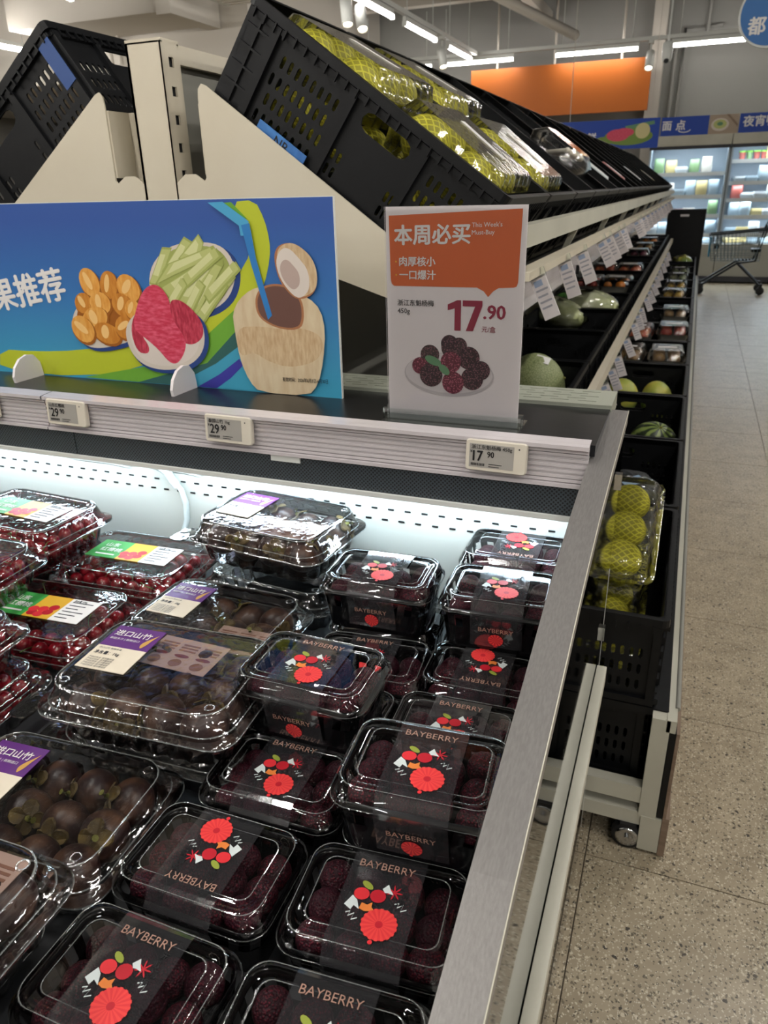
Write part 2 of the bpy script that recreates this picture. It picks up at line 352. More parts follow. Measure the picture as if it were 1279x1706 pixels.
def net_mat(name, c_net, c_gap, k):
    T = NT(name); b = T.n('ShaderNodeBsdfPrincipled'); b.inputs['Roughness'].default_value = .6; T.l(b.outputs[0], T.out.inputs[0])
    tc = T.n('ShaderNodeTexCoord'); sp = T.n('ShaderNodeSeparateXYZ'); T.l(tc.outputs['Object'], sp.inputs[0])
    at = T.n('ShaderNodeMath', operation='ARCTAN2'); T.l(sp.outputs[1], at.inputs[0]); T.l(sp.outputs[0], at.inputs[1])
    a = T.n('ShaderNodeMath', operation='MULTIPLY'); a.inputs[1].default_value = 9; T.l(at.outputs[0], a.inputs[0])
    z = T.n('ShaderNodeMath', operation='MULTIPLY'); z.inputs[1].default_value = k; T.l(sp.outputs[2], z.inputs[0])
    ws = []
    for op in ('ADD', 'SUBTRACT'):
        s_ = T.n('ShaderNodeMath', operation=op); T.l(a.outputs[0], s_.inputs[0]); T.l(z.outputs[0], s_.inputs[1])
        si = T.n('ShaderNodeMath', operation='SINE'); T.l(s_.outputs[0], si.inputs[0]); ab = T.n('ShaderNodeMath', operation='ABSOLUTE'); T.l(si.outputs[0], ab.inputs[0]); ws.append(ab)
    mn = T.n('ShaderNodeMath', operation='MINIMUM'); T.l(ws[0].outputs[0], mn.inputs[0]); T.l(ws[1].outputs[0], mn.inputs[1])
    rp = T.n('ShaderNodeValToRGB'); e = rp.color_ramp.elements; e[0].position = .3; e[1].position = .42; e[0].color = lin(c_net); e[1].color = lin(c_gap)
    T.l(mn.outputs[0], rp.inputs[0]); T.l(rp.outputs[0], b.inputs['Base Color'])
    bp = T.n('ShaderNodeBump'); bp.invert = True; bp.inputs['Strength'].default_value = .8; bp.inputs['Distance'].default_value = .003; T.l(rp.outputs[0], bp.inputs['Height']); T.l(bp.outputs[0], b.inputs['Normal'])
    return T.m
M['pearnet'] = net_mat('yellow_foam_net', 'e2da3e', 'a8a02a', 150)
M['blacknet'] = net_mat('black_string_net', '2c3033', '101214', 150)
def stripes(name, c0, c1, c2):
    T = NT(name); b = T.n('ShaderNodeBsdfPrincipled'); b.inputs['Roughness'].default_value = .35; T.l(b.outputs[0], T.out.inputs[0])
    tc = T.n('ShaderNodeTexCoord'); sp = T.n('ShaderNodeSeparateXYZ'); T.l(tc.outputs['Object'], sp.inputs[0])
    at = T.n('ShaderNodeMath', operation='ARCTAN2'); T.l(sp.outputs[1], at.inputs[0]); T.l(sp.outputs[0], at.inputs[1])
    no = T.n('ShaderNodeTexNoise'); no.inputs['Scale'].default_value = 25; T.l(tc.outputs['Object'], no.inputs['Vector'])
    a = T.n('ShaderNodeMath', operation='MULTIPLY_ADD'); a.inputs[1].default_value = 9; T.l(at.outputs[0], a.inputs[0]); n2 = T.n('ShaderNodeMath', operation='MULTIPLY'); n2.inputs[1].default_value = 5; T.l(no.outputs['Fac'], n2.inputs[0]); T.l(n2.outputs[0], a.inputs[2])
    si = T.n('ShaderNodeMath', operation='SINE'); T.l(a.outputs[0], si.inputs[0])
    rp = T.n('ShaderNodeValToRGB'); e = rp.color_ramp.elements; e[0].position = .35; e[1].position = .75; e[0].color = lin(c0); e[1].color = lin(c1)
    mr = T.n('ShaderNodeMapRange'); mr.inputs[1].default_value = -1; T.l(si.outputs[0], mr.inputs[0]); T.l(mr.outputs[0], rp.inputs[0]); T.l(rp.outputs[0], b.inputs['Base Color']); return T.m
M['watermelon'] = stripes('watermelon_rind', '1d2a16', '7b8c4a', None)
M['melon'] = vor('netted_melon_rind', '5d6b3c', '8f9669', 120, .0, .12, .55, 1., .4, 'DISTANCE_TO_EDGE')
M['melony'] = mat('yellow_melon_rind', 'c3b64a', .45, col2='7f9a4a', scale=7)
M['cabbage'] = mat('cabbage_leaf', 'dedfc0', .45, col2='bcc38c', scale=9, bump=.3, bscale=30)
M['leafgreen'] = mat('green_leaf', '3d6a2c', .5)

# ------------------------------------------------------------------ the room
fl = struct(MB().box(-13, 7, -7, 14.4, -.06, -.004).build('floor', M['grout']))
tile_me = MB().box(.0015, .5985, .0015, .5985, -.004, 0).data('tile', M['floor'])
for i in range(-3, 4):
    for j in range(1, 23):
        obj('tile', tile_me, fl, (-.055+i*.6, .752+(j-1)*.6, 0))
bigt = MB()
for (x0, x1, y0, y1) in ((-13, -1.855, -7, 14.35), (4.145-1.8+.0, 7, -7, 14.35), (-1.855, 2.345, -7, .752), (-1.855, 2.345, 13.952, 14.35)):
    bigt.box(x0, x1, y0, y1, -.004, -.0005)
o = bigt.build('outer_tiles', M['floor'], fl); o['kind'] = 'stuff'
M['wallgrey'] = mat('grey_wall_paint', '8b8a86', .7); M['ceil'] = mat('dark_ceiling', '3c3d3c', .85, col2='2f3030', scale=.8); M['beam'] = mat('white_beam_paint', 'c6c0b6', .6)
struct(MB().box(-13, 7, 14.0, 14.3, 0, 5).build('wall_back', M['wallgrey']))
struct(MB().box(-13, 7, -7.2, -7, 0, 5).build('wall_front', M['wallgrey']))
struct(MB().box(-13.2, -13, -7.2, 14.3, 0, 5).build('wall_left', M['wallgrey']))
struct(MB().box(7, 7.2, -7.2, 14.3, 0, 5).build('wall_right', M['wallgrey']))
struct(MB().box(-13.2, 7.2, -7.2, 14.3, 4.6, 4.8).build('ceiling', M['ceil']))
k = 0
def trim(bm, m='beam'):
    global k; k += 1; return struct(bm.build('trim_%d' % k, M[m]))
for y in (6.0, 9.3, 12.6): trim(MB().box(-12.9, 6.9, y-.09, y+.09, 4.0, 4.25))          # cross beams
for x in (-7.2, -2.6, 2.2): trim(MB().box(x-.07, x+.07, -6.9, 13.9, 3.85, 4.0))            # long beams
trim(MB().box(-.98, -.78, 13.72, 13.98, 0, 4.6))                                            # column beside the fridges
trim(MB().tube([(-.62, 13.9, 2.4), (-.62, 13.9, 3.45), (-.2, 13.9, 3.45), (-.2, 13.9, 4.5)], .03), 'wallgrey')
trim(MB().tube([(-.52, 13.9, 2.4), (-.52, 13.9, 3.6), (.0, 13.9, 3.6)], .025), 'wallgrey')
for (a, b) in (((-6, 11, 4.3), (-1.2, 11.6, 4.3)), ((-6, 10.3, 4.15), (3, 10.3, 4.15)), ((-3.8, 3, 4.4), (-3.8, 13.5, 4.4)), ((.4, 5, 4.35), (.4, 13.8, 4.35)), ((1.2, 5, 4.25), (1.2, 13.8, 4.25))):
    trim(MB().tube([a, b], .045, 10))
for (a, b) in (((-4.5, 9.9, 4.5), (-1.9, 12.4, 3.4)),):
    trim(MB().tube([a, b], .07, 4))
struct(MB().box(-12.95, -5.5, 9.5, 13.95, 2.95, 4.58).build('trim_20', M['beam']))       # bulkhead at the left
struct(MB().box(-8.4, -6.1, 8.5, 9.48, 3.42, 3.95).box(-6.1, -5.9, 8.45, 9.48, 3.38, 4.0).build('trim_21', M['beam']))   # duct
struct(MB().tube([(-7.6, 9.4, 2.9), (-7.6, 9.4, 4.5)], .03, 8).tube([(-7.45, 9.4, 3.1), (-7.45, 9.4, 4.5)], .02, 8).build('trim_22', M['beam']))
va = thing('air_vent', 'square white slatted air diffuser below the ceiling', 'vent', (-5.2, 8.7, 3.5))
MB().box(-.3, .3, -.3, .3, 0, .03).build('frame', M['white'], va)
for i in range(5): MB().box(-.26+i*.02, .26-i*.02, -.26+i*.105, -.2+i*.105, -.012, .0).build('slat', M['beam'], va)

# ------------------------------------------------------------------ ceiling lamps
M['tube'] = emis('lamp_glow', 'fffaf3', LAMP); M['tube_soft'] = emis('soft_lamp_glow', 'fffaf3', LAMP*.24)
lamp_h = MB().box(-.6, .6, -.022, .022, 0, .05).box(-.6, -.589, -.03, .03, -.052, 0).box(.589, .6, -.03, .03, -.052, 0).data('housing', M['white'])
lamp_d = MB().tube([(-.588, 0, -.028), (.588, 0, -.028)], .021, 8, 0, False).data('diffuser', M['tube'])
lamp_r = MB().tube([(0, 0, .05), (0, 0, .72)], .006, 6).data('hanger', M['white'])
lamp_ds = lamp_d.copy(); lamp_ds.materials.clear(); lamp_ds.materials.append(M['tube_soft'])
def lamp(x, y, z, rz, label, group, soft=False):
    t = thing('linear_lamp', label, 'lamp', (x, y, z), (0, 0, rz), group)
    obj('housing', lamp_h, t); obj('diffuser', lamp_ds if soft else lamp_d, t); obj('hanger', lamp_r, t, (-.5, 0, 0)); obj('hanger', lamp_r, t, (.5, 0, 0)); return t
XR = [-4.85, -3.53, -1.7, -.05, 1.6]
XL = ['leftmost white tube lamp of the cross row before the far wall', 'white tube lamp above the left end of the orange header board', 'white tube lamp above the right half of the orange header board', 'white tube lamp beside the round blue hanging sign', 'white tube lamp at the right end of the far cross row']
for x, l in zip(XR, XL): lamp(x, 13.05, 3.3, 0, l, 'cross row of tube lamps', True)
for i, y in enumerate((7.0, 8.75, 10.35, 12.1)):
    lamp(-3.53, y, 3.3, R(90), ['white tube lamp of the track, first from the camera', 'white tube lamp on the track beside the paired spotlights', 'white tube lamp between the spotlights on the track', 'farthest white tube lamp on the spotlight track'][i], 'tube lamps on the track', i > 0)
lamp(-8.6, 8.4, 3.3, R(90), 'white tube lamp at the far left under the duct', 'tube lamps of the side aisle')
for x in (-5.6, -1.3, .9, 3.0):  # unseen lamps, set denser near the camera to brighten case and rack
    for y in (-4.6, -2.2, .2, 2.8):
        if x == -1.3 and y == 2.8: continue
        lamp(x, y, 3.35, R(90), 'unseen white tube lamp added above the view to light the shop floor', 'unseen tube lamps added over the aisles')
for y in (-4.6, -2.2, .2): lamp(-3.53, y, 3.35, R(90), 'unseen white tube lamp added above the view to light the shop floor', 'unseen tube lamps added over the aisles')
for x, y in ((-6.5, 4.5), (-9.5, 5.5), (-6.2, 6.6), (2.6, 5.6), (2.6, 8.4), (4.8, 7.0)):  # more unseen lamps added to brighten the side aisles and ductwork
    lamp(x, y, 3.35, R(90), 'unseen white tube lamp added above the view to light the shop floor', 'unseen tube lamps added over the aisles')
tr = tag(MB().box(-.03, .03, -8.2, 8.2, .06, .11).build('light_track', M['white'], None, (-3.53, 4.8, 3.3)), 'long white lamp track hung below the ceiling', 'lamp track')
tr2 = tag(MB().box(-4.4, 4.4, -.03, .03, .06, .11).build('light_track', M['white'], None, (-1.5, 13.05, 3.3)), 'white cross track carrying the lamp row before the far wall', 'lamp track')
M['spotglow'] = emis('spot_glow', 'ffe9c4', 30)
def spot(x, y, z, d, label):
    t = thing('track_spotlight', label, 'spotlight', (x, y, z), None, 'white track spotlights')
    d = Vector(d).normalized(); q = Vector((0, 0, 1)).rotation_difference(d).to_matrix().to_4x4()
    def tf(b): b.v = [tuple(q @ Vector(v)) for v in b.v]; return b
    tf(MB().lathe([(.055, -.12), (.06, -.1), (.06, .14), (.05, .14), (.045, .12)], 16, cap1=False)).build('can', M['white'], t)
    tf(MB().lathe([(.0, .119), (.046, .12)], 16, cap0=False, cap1=False)).build('bulb', M['spotglow'], t)
    MB().tube([(0, 0, 0), (0, 0, .22)], .012).box(-.03, .03, -.06, .06, .2, .24).build('arm', M['white'], t)
spot(-3.53, 8.05, 3.12, (.2, -.3, -1), 'white spotlight on the track, left one of the close pair')
spot(-3.53, 8.42, 3.12, (.35, -.5, -1), 'white spotlight on the track, right one of the close pair')
spot(-3.53, 11.25, 3.12, (.3, -.3, -1), 'single white spotlight near the end of the lamp track')
spot(-.93, 13.05, 3.12, (0, -.6, -1), 'white spotlight beside the dome camera at the orange board end')
cm = thing('security_camera', 'white bullet security camera hung on a rod by the orange board', 'camera', (-.62, 11.6, 3.0), None)
MB().tube([(0, 0, .1), (0, 0, 1.55)], .012).build('rod', M['white'], cm)
MB().lathe([(.05, -.1), (.065, -.06), (.065, .1), (.04, .12)], 16).build('housing', M['white'], cm)
MB().sph(.035, (0, -.03, -.09), 12, 8).build('lens', M['ink'], cm)

# ------------------------------------------------------------------ far signs
M['orange_b'] = mat('orange_board', 'bd6418', .5); M['blue_b'] = mat('deep_blue_board', '123f9e', .45); M['blue_r'] = mat('round_sign_blue', '2d6cb0', .45)
ob = thing('header_board', 'long plain orange header board hung before the far wall', 'sign board', (-2.25, 13.3, 2.49))
MB().box(-1.42, 1.34, -.03, .03, 0, .7).build('panel', M['orange_b'], ob)
for x in (-1.0, -.1, .9): MB().tube([(x, 0, .7), (x, 0, 2.1)], .02).build('hanger', M['beam'], ob)
vb = thing('hanging_banner', 'blue hanging banner printed with meat and vegetables above the rack end', 'banner', (-1.2, 11.0, 1.88))
MB().box(-.62, .62, -.01, .01, 0, .34).build('panel', M['blue_b'], vb)
p = MB(); T_ = XZ(-.012)
p.ell((.25, .14), .3, .1, XZ(-.0115), 1); p.ell((.12, .16), .14, .07, XZ(-.0122), 0); p.ell((.2, .19), .12, .05, XZ(-.0126), 0)
p.ell((.42, .2), .09, .09, XZ(-.0135), 2); p.poly([(.2, .26), (.55, .31), (.56, .27), (.22, .22)], XZ(-.0125), 3); p.ell((-.05, .1), .12, .05, XZ(-.0118), 1)
p.build('food_print', [M['b_pink'], mat('veg_print', '6f8a3a', .5), mat('sprout_print', 'c9bf8a', .5), M['leafg']], vb)
MB().text('鲜', .12, XZ(-.012), 0, .02, (-.26, .1)).build('lettering', M['white_ink'], vb)
MB().tube([(-.5, 0, .34), (-.5, 0, 2.6)], .004).tube([(.5, 0, .34), (.5, 0, 2.6)], .004).build('wire', M['beam'], vb)
rs = thing('round_sign', 'round blue hanging sign with white rim and white lettering', 'sign', (.275, 6.0, 2.42))
MB().lathe([(.19, -.012), (.19, .012)], 40, axis='Y').build('rim', M['white'], rs)
MB().lathe([(.178, -.014), (.178, -.0125)], 40, axis='Y').build('face', M['blue_r'], rs)
MB().text('都', .105, XZ(-.0155), 0, .03, (-.125, -.105)).build('lettering', M['white_ink'], rs)
MB().tube([(0, 0, .19), (0, 0, 2.1)], .003).build('wire', M['beam'], rs)

# ------------------------------------------------------------------ far multideck fridges
M['fr_in'] = mat('fridge_interior', 'aebcc6', .5); M['fr_shelf'] = mat('fridge_shelf', 'cfd9dd', .35); M['fr_led'] = emis('fridge_led', 'e4f2ff', FRIDGE_LED)
def fridge(x0, x1, label, shelves):
    t = thing('open_fridge', label, 'fridge', (x0, 13.2, 0), None, 'open wall fridges at the far end'); W = x1-x0
    MB().box(0, W, .62, .7, .0, 2.0).build('back_panel', M['fr_in'], t)
    MB().box(0, .03, 0, .7, .5, 2.0).build('side_panel', M['fr_in'], t); MB().box(W-.03, W, 0, .7, .5, 2.0).build('side_panel', M['fr_in'], t)
    MB().box(0, W, .02, .7, .1, .42).box(0, W, 0, .1, .42, .58).build('plinth', mat('fridge_base', 'a9a89e', .5), t)
    MB().box(0, W, .0, .05, .02, .1).build('kick_grille', M['ink_dark'], t)
    MB().box(0, W, -.12, .7, 1.97, 2.11).build('canopy', M['offwhite'], t)
    MB().box(.05, W-.05, .06, .12, 1.952, 1.97).build('light_strip', M['fr_led'], t)
    MB().box(0, W, -.1, -.07, 1.925, 1.97).build('canopy_lip', M['ink_dark'], t)
    for z in shelves:
        s_ = MB().box(.03, W-.03, .14, .62, z-.025, z).build('shelf', M['fr_shelf'], t)
        MB().box(.03, W-.03, .125, .14, z-.045, z+.01).build('price_strip', M['white'], s_)
        MB().box(.06, W-.06, .2, .23, z-.033, z-.0255).build('light_strip', M['fr_led'], s_)
    return t
SH1 = (.72, 1.0, 1.28, 1.6); SH2 = (.72, .98, 1.22, 1.46, 1.76)
fridge(-.8, .34, 'open wall fridge under the dumpling banner, four wide shelves', SH1)
fridge(.35, 1.9, 'open wall fridge under the second blue banner, five shelves', SH2)
PK = [mat('food_pack_%d' % i, c, .35) for i, c in enumerate(('d4dcde', 'b8c4b0', 'd0c088', 'a8564c', '7d9a6e', 'd8d4c8', '70605a', 'b4c8d2'))]
def bag_mesh(w_, d, h, m):
    h *= 1.15
    b = MB(); b.loft([rr(w_*.9, d*.8, .02, 0, 2), rr(w_, d, .03, h*.3, 2), rr(w_*.96, d*.7, .03, h*.7, 2), rr(w_*.9, d*.12, .005, h*.95, 2), rr(w_*.95, d*.06, .002, h, 2)], cap0=True, cap1=True); return b.data('pack', m)
def cup_mesh(r, h, m, ml):
    b = MB(); b.lathe([(r*.8, 0), (r, h*.85), (r*1.06, h*.86), (r*1.06, h)], 14, 0); b.lathe([(r*1.07, h*.86), (r*1.07, h+.004)], 14, 1); return b.data('cup', [m, ml])
packs = [bag_mesh(.15, .1, .15, m_) for m_ in PK]; trays = []
for m_ in PK:
    b = MB(); b.loft([rr(.15, .12, .02, 0, 2), rr(.18, .14, .02, .04, 2), rr(.18, .14, .02, .045, 2), rr(.15, .11, .02, .075, 2)], cap0=True, cap1=True); trays.append(b.data('tray', m_))
M['lidgreen'] = mat('green_lid', '6da63a', .4); cups = [cup_mesh(.045, .12, PK[3], M['lidgreen']), cup_mesh(.045, .12, PK[4], M['lidgreen'])]
rnd = random.Random(3)
ordn = ['lowest', 'second', 'third', 'fourth', 'fifth']
for fi, (x0, x1, sh, nm) in enumerate(((-.75, .3, SH1, 'the fridge under the dumpling banner'), (.42, 1.5, SH2, 'the right far fridge'))):
    for si, z in enumerate((.58,)+sh):
        x = x0+.1
        while x < x1-.08:
            if fi == 1 and si == 5 and x < .85:
                me = cups[rnd.randrange(2)]; nme = 'food_jar'; st = .1; lab = 'small jar with a green lid on the top shelf of '+nm; cat = 'jar'
            else:
                q = rnd.random(); kk = rnd.choice([0, 0, 1, 2, 0, 4, 5, 5, 6, 7, 0, 7, 7, 3]); me = (packs if q < .45 else trays)[kk]; nme = 'food_pack'; st = .15+.035*rnd.random()
                lab = '%s %s on the %s level of %s' % (['white', 'sage', 'yellow', 'red', 'green', 'cream', 'brown', 'pale blue'][kk], 'food bag' if q < .45 else 'food tray', (['bottom']+ordn)[si] if si else 'bottom', nm); cat = 'food pack'
            o = obj(nme, me, None, (x, 13.2+(.26 if si else .36)+.05*rnd.random(), z), (0, 0, rnd.uniform(-.2, .2)))
            if nme == 'food_pack': o.scale = [rnd.uniform(1.0, 1.2), 1.2, rnd.uniform(1.0, 1.35)]
            tag(o, lab, cat, 'packs in '+nm); x += st
def banner(x0, x1, label, bl):
    t = thing('fridge_banner', label, 'banner', ((x0+x1)/2, 13.1, 2.112)); w_ = (x1-x0)/2
    MB().box(-w_, w_, 0, .03, 0, .25).build('panel', bl, t); return t, w_
b1, w1 = banner(-.67, -.01, 'blue fridge banner reading 面点 with a smile mark', M['blue_b'])
MB().text('面', .14, XZ(-.002), 0, .03, (-.31, .085)).text('点', .14, XZ(-.002), 0, .03, (-.12, .085)).build('lettering', M['white_ink'], b1)
MB().tube([(.0+.09*math.cos(a), -.003, .085+.045*math.sin(a)) for a in [R(200+16*i) for i in range(10)]], .006, 5).build('smile_mark', M['white_ink'], b1)
b2, w2 = banner(-.005, .39, 'fridge banner panel printed with a bowl of dumplings', mat('table_print', 'a89684', .5))
p = MB(); p.ell((-.05, .12), .12, .085, XZ(-.001), 0); p.ell((-.05, .125), .09, .06, XZ(-.002), 1); p.ell((-.05, .13), .04, .025, XZ(-.003), 2); p.poly([(.02, .25), (.06, .25), (.19, .12), (.19, .08)], XZ(-.002), 3)
p.build('food_print', [M['b_bowl'], M['b_stick'], M['leafg'], M['wood']], b2)
b3, w3 = banner(.4, 1.9, 'blue fridge banner with white lettering at the right edge', M['blue_b'])
MB().text('夜宵鸭货', .15, XZ(-.002), 0, .03, (-w3+.05, .09)).build('lettering', M['white_ink'], b3)

# shopping cart
ct = thing('shopping_cart', 'black wire shopping cart parked before the far fridges', 'cart', (.2, 12.0, 0), (0, 0, 0))
M['cartm'] = mat('cart_black_metal', '1b1e20', .4, .5); M['cartw'] = mat('cart_wire', '6f7d84', .35, .7); M['cartblue'] = mat('cart_blue_plastic', '2a7f9c', .4)
b = MB()
for i in range(15):
    f = i/14; x = f*.68
    b.tube([(x, -.2, .78+.06*f), (x*.9+.06, -.16, .45)], .004, 4).tube([(x, .2, .78+.06*f), (x*.9+.06, .16, .45)], .004, 4).tube([(x*.9+.06, -.16, .45), (x*.9+.06, .16, .45)], .004, 4)
for g in range(6):
    q = g/5; zz0 = .45+.33*q; zz1 = .45+.39*q; yy = .16+.04*q
    for s_ in (-1, 1): b.tube([(.06*(1-q), s_*yy, zz0), (.06*(1-q)+.62+.06*q, s_*yy, zz1)], .004, 4)
    b.tube([(.06*(1-q), -yy, zz0), (.06*(1-q), yy, zz0)], .004, 4)
b.build('basket', M['cartw'], ct)
MB().tube([(0, -.2, .79), (.69, -.2, .85), (.74, -.2, .95)], .012).tube([(0, .2, .79), (.69, .2, .85), (.74, .2, .95)], .012).tube([(0, -.2, .79), (0, .2, .79)], .012).build('basket_rim', M['cartm'], ct)
MB().tube([(.74, -.22, .95), (.74, .22, .95)], .02, 10).build('handle', M['cartm'], ct)
for s_ in (-1, 1):
    MB().tube([(.72, s_*.2, .9), (.62, s_*.18, .45), (.40, s_*.18, .42), (-.02, s_*.2, .13)], .016).build('leg', M['cartm'], ct)
    MB().tube([(.4, s_*.18, .42), (.72, s_*.2, .13)], .016).build('leg', M['cartm'], ct)
    for x in (-.04, .74):
        MB().lathe([(.02, -.015), (.055, -.012), (.055, .012), (.02, .015)], 16, axis='Y', c=(x, s_*.2, .056)).box(x-.02, x+.02, s_*.2-.022, s_*.2+.022, .06, .15).build('caster', M['rubber'], ct)
MB().box(.01, .03, -.17, .17, .5, .76).build('front_flap', M['cartblue'], ct)
MB().loft([rr(.12, .2, .02, .56, 2, cx=.62), rr(.12, .24, .02, .6, 2, cx=.62)], cap0=True, cap1=True).build('child_seat', M['cartm'], ct)

# ------------------------------------------------------------------ crates
RX = Matrix.Rotation(R(90), 4, 'X')
def crate_parts():
    L, W, H = .6, .4, .22
    holes = []
    for (u0, u1) in ((-.215, -.065), (.150, .275)):
        n = 8 if u0 < 0 else 7
        for i in range(n):
            for j in range(4): holes.append(slot(u0+(i+.5)*(u1-u0)/n+(.004 if j % 2 else -.004), .045+j*.036, .0085, .024))
    holes.append(slot(.045, .166, .115, .036, 4))
    for i, z in ((-.03, .05), (-.03, .08), (-.015, .05), (-.015, .08), (.105, .05), (.105, .08), (.118, .05), (.118, .08)): holes.append(slot(i, z, .008, .022))
    me = plate2d([(-L/2, 0), (L/2, 0), (L/2, H), (-L/2, H)], holes, .004)
    side = MB().mesh(me, Matrix.Translation((0, -W/2+.002, 0)) @ RX)
    y0, y1 = -W/2-.009, -W/2
    for x in (-.235, -.045, .13, .287): side.box(x-.009, x+.009, y0, y1, 0, H-.02)
    side.box(-L/2, L/2, y0, y1, 0, .016).box(-L/2, L/2, y0+.002, y1, .19, .2)
    side.box(-.215, -.065, y0+.004, y1, .022, .028).box(-.03, .118, y0+.004, y1, .022, .028).box(.15, .275, y0+.004, y1, .022, .028)
    for i in range(5): side.box(-.3, -.244, y0+.004, y1, .03+i*.035, .034+i*.035)
    side.box(-.274, -.27, y0+.004, y1, 0, .19)
    sd = side.data('side_wall', M['crate'])
    holes = []
    for i in range(5):
        for j in range(3):
            for s_ in (-1, 1): holes.append(slot(s_*(.085+i*.019), .045+j*.04, .0085, .026))
    holes.append(slot(0, .166, .11, .036, 4))
    me = plate2d([(-W/2, 0), (W/2, 0), (W/2, H), (-W/2, H)], holes, .004)
    end = MB().mesh(me, Matrix.Translation((0, -L/2+.002, 0)) @ RX)
    y0, y1 = -L/2-.009, -L/2
    for x in (-.19, -.07, .07, .19): end.box(x-.008, x+.008, y0, y1, 0, H-.02)
    end.box(-W/2, W/2, y0, y1, 0, .016).box(-W/2, W/2, y0+.002, y1, .19, .2)
    ed = end.data('end_wall', M['crate'])
    bs = MB().box(-L/2+.005, L/2-.005, -W/2+.005, W/2-.005, .004, .01).data('base', M['crate'])
    rim = MB()
    o1, i1 = rr(L+.022, W+.022, .015, 0, 3), rr(L-.008, W-.008, .01, 0, 3)
    z = lambda ring, h: [(a, b_, h) for a, b_, _ in ring]
    rim.loft([z(i1, H-.018), z(o1, H-.018), z(o1, H), z(i1, H), z(i1, H-.018)], smooth=False)
    for i in range(24):
        x = -.29+i*.025
        for s_ in (-1, 1): rim.box(x-.002, x+.002, s_*(W/2+.010)-.003, s_*(W/2+.010)+.003, H-.034, H-.016)
    for i in range(15):
        y = -.18+i*.0257
        for s_ in (-1, 1): rim.box(s_*(L/2+.010)-.003, s_*(L/2+.010)+.003, y-.002, y+.002, H-.034, H-.016)
    rm = rim.data('rim', M['crate'])
    return sd, ed, bs, rm
CR = crate_parts()
def crate(loc, rot, label, group, flip=False):
    t = thing('plastic_crate', label, 'crate', loc, rot, group)
    obj('side_wall', CR[0], t); obj('side_wall', CR[0], t, None, (0, 0, math.pi))
    obj('end_wall', CR[1], t, None, (0, 0, R(90))); obj('end_wall', CR[1], t, None, (0, 0, R(-90)))
    obj('base', CR[2], t); obj('rim', CR[3], t); return t
TOP, MID, LOW = [], [], []
TILT = R(36)
nth = ['first', 'second', 'third', 'fourth', 'fifth', 'sixth', 'seventh', 'eighth', 'ninth', 'tenth', 'eleventh', 'twelfth', 'thirteenth', 'fourteenth', 'fifteenth', 'sixteenth', 'seventeenth', 'eighteenth', 'nineteenth', 'twentieth', 'twenty-first', 'twenty-second']
NT_, NL_ = 21, 14
for i in range(NT_):
    TOP.append(crate((-.699, 1.650+i*.424, 1.437), (0, TILT, 0), 'black crate of the tilted top row, %s from the camera' % nth[i], 'tilted crates on the top tier'))
for i in range(2):
    crate((-1.451, 1.650+i*.424, 1.437), (0, -TILT, 0), 'tilted black crate %s on the other side of the cream post' % ('facing the camera' if i == 0 else 'hidden second'), 'tilted crates across the post')
for i in range(NL_):
    MID.append(crate((-.50, 1.735+i*.636, .66), (0, R(10), R(90)) if False else (0, 0, R(90)), 'black crate of the middle tier, %s from the camera' % nth[i], 'crates on the middle tier'))
    LOW.append(crate((-.155, 1.735+i*.636, .40), (0, 0, R(90)), 'black crate of the lowest tier, %s from the camera' % nth[i], 'crates on the lowest tier'))
for i in range(2):
    crate((-.165, 1.76+i*.636, .165), (0, 0, R(90)), 'black spare crate under the lowest tier at the rack end' if i == 0 else 'second black spare crate under the lowest tier', 'spare crates below the rack')
cs = thing('upright_crate', 'tall black crate standing on end at the far end of the rack', 'crate', (-.13, 10.55, .0), (0, 0, 0))
MB().box(-.21, .23, -.1, .1, .35, 1.16).build('body', M['crate'], cs)
MB().box(-.21, .23, -.115, .115, 1.13, 1.16).box(-.21, -.195, -.115, -.1, .35, 1.16).box(.215, .23, -.115, -.1, .35, 1.16).build('rim', M['crate'], cs)
MB().box(-.06, .04, -.104, -.1, 1.08, 1.105).build('sticker', M['paper'], cs)
MB().box(-.2, .22, -.1, .1, 0, .35).build('stand', M['crate'], cs)
# stickers on crates
st = MB(); st.box(-.19, -.07, -.2105, -.209, .020, .047, 0); st.text('NB', .026, XZ(-.2108), 1, .01, (-.145, .024))
M['bluesticker'] = mat('blue_sticker', '2f64a8', .5, col2='3f7cc0', scale=40)
st.build('sticker', [M['bluesticker'], M['ink']], TOP[0])['label'] = 'blue sticker with handwritten NB'
lc = [o for o in bpy.data.objects if o.name.startswith('plastic_crate') and o.location.x < -1.2 and o.location.y < 1.8][0]
MB().box(.262, .297, -.2105, -.209, .09, .19).build('sticker', mat('dark_blue_sticker', '2a4a86', .5), lc)['label'] = 'blue sticker on the crate rim'

# ------------------------------------------------------------------ produce rack
rk = thing('produce_rack', 'cream metal double-sided produce rack with stepped tiers running down the aisle', 'shop rack')
post = MB(); post.box(-1.118, -1.032, 1.43, 1.436, .1, 1.735)
post.box(-1.118, -1.112, 1.43, 1.49, .1, 1.735).box(-1.118, -1.032, 1.484, 1.49, .1, 1.735).box(-1.118, -1.032, 1.43, 1.49, 1.732, 1.74)
hs = [slot(.03, 1.70-q*.052, .016, .034, 1) for q in range(14)]
me = plate2d([(0, .1), (.06, .1), (.06, 1.735), (0, 1.735)], hs, .004)
post.mesh(me, Matrix.Translation((-1.034, 1.43, 0)) @ Matrix(((0, 0, 1, 0), (1, 0, 0, 0), (0, 1, 0, 0), (0, 0, 0, 1))))
post.build('upright_post', M['cream'], rk)
for q in range(14): MB().box(-1.040, -1.038, 1.449, 1.471, 1.686-q*.052, 1.714-q*.052).build('hook_slot_shade', M['hole'], rk)  # dark pieces behind the cut slots paint the shade inside the post
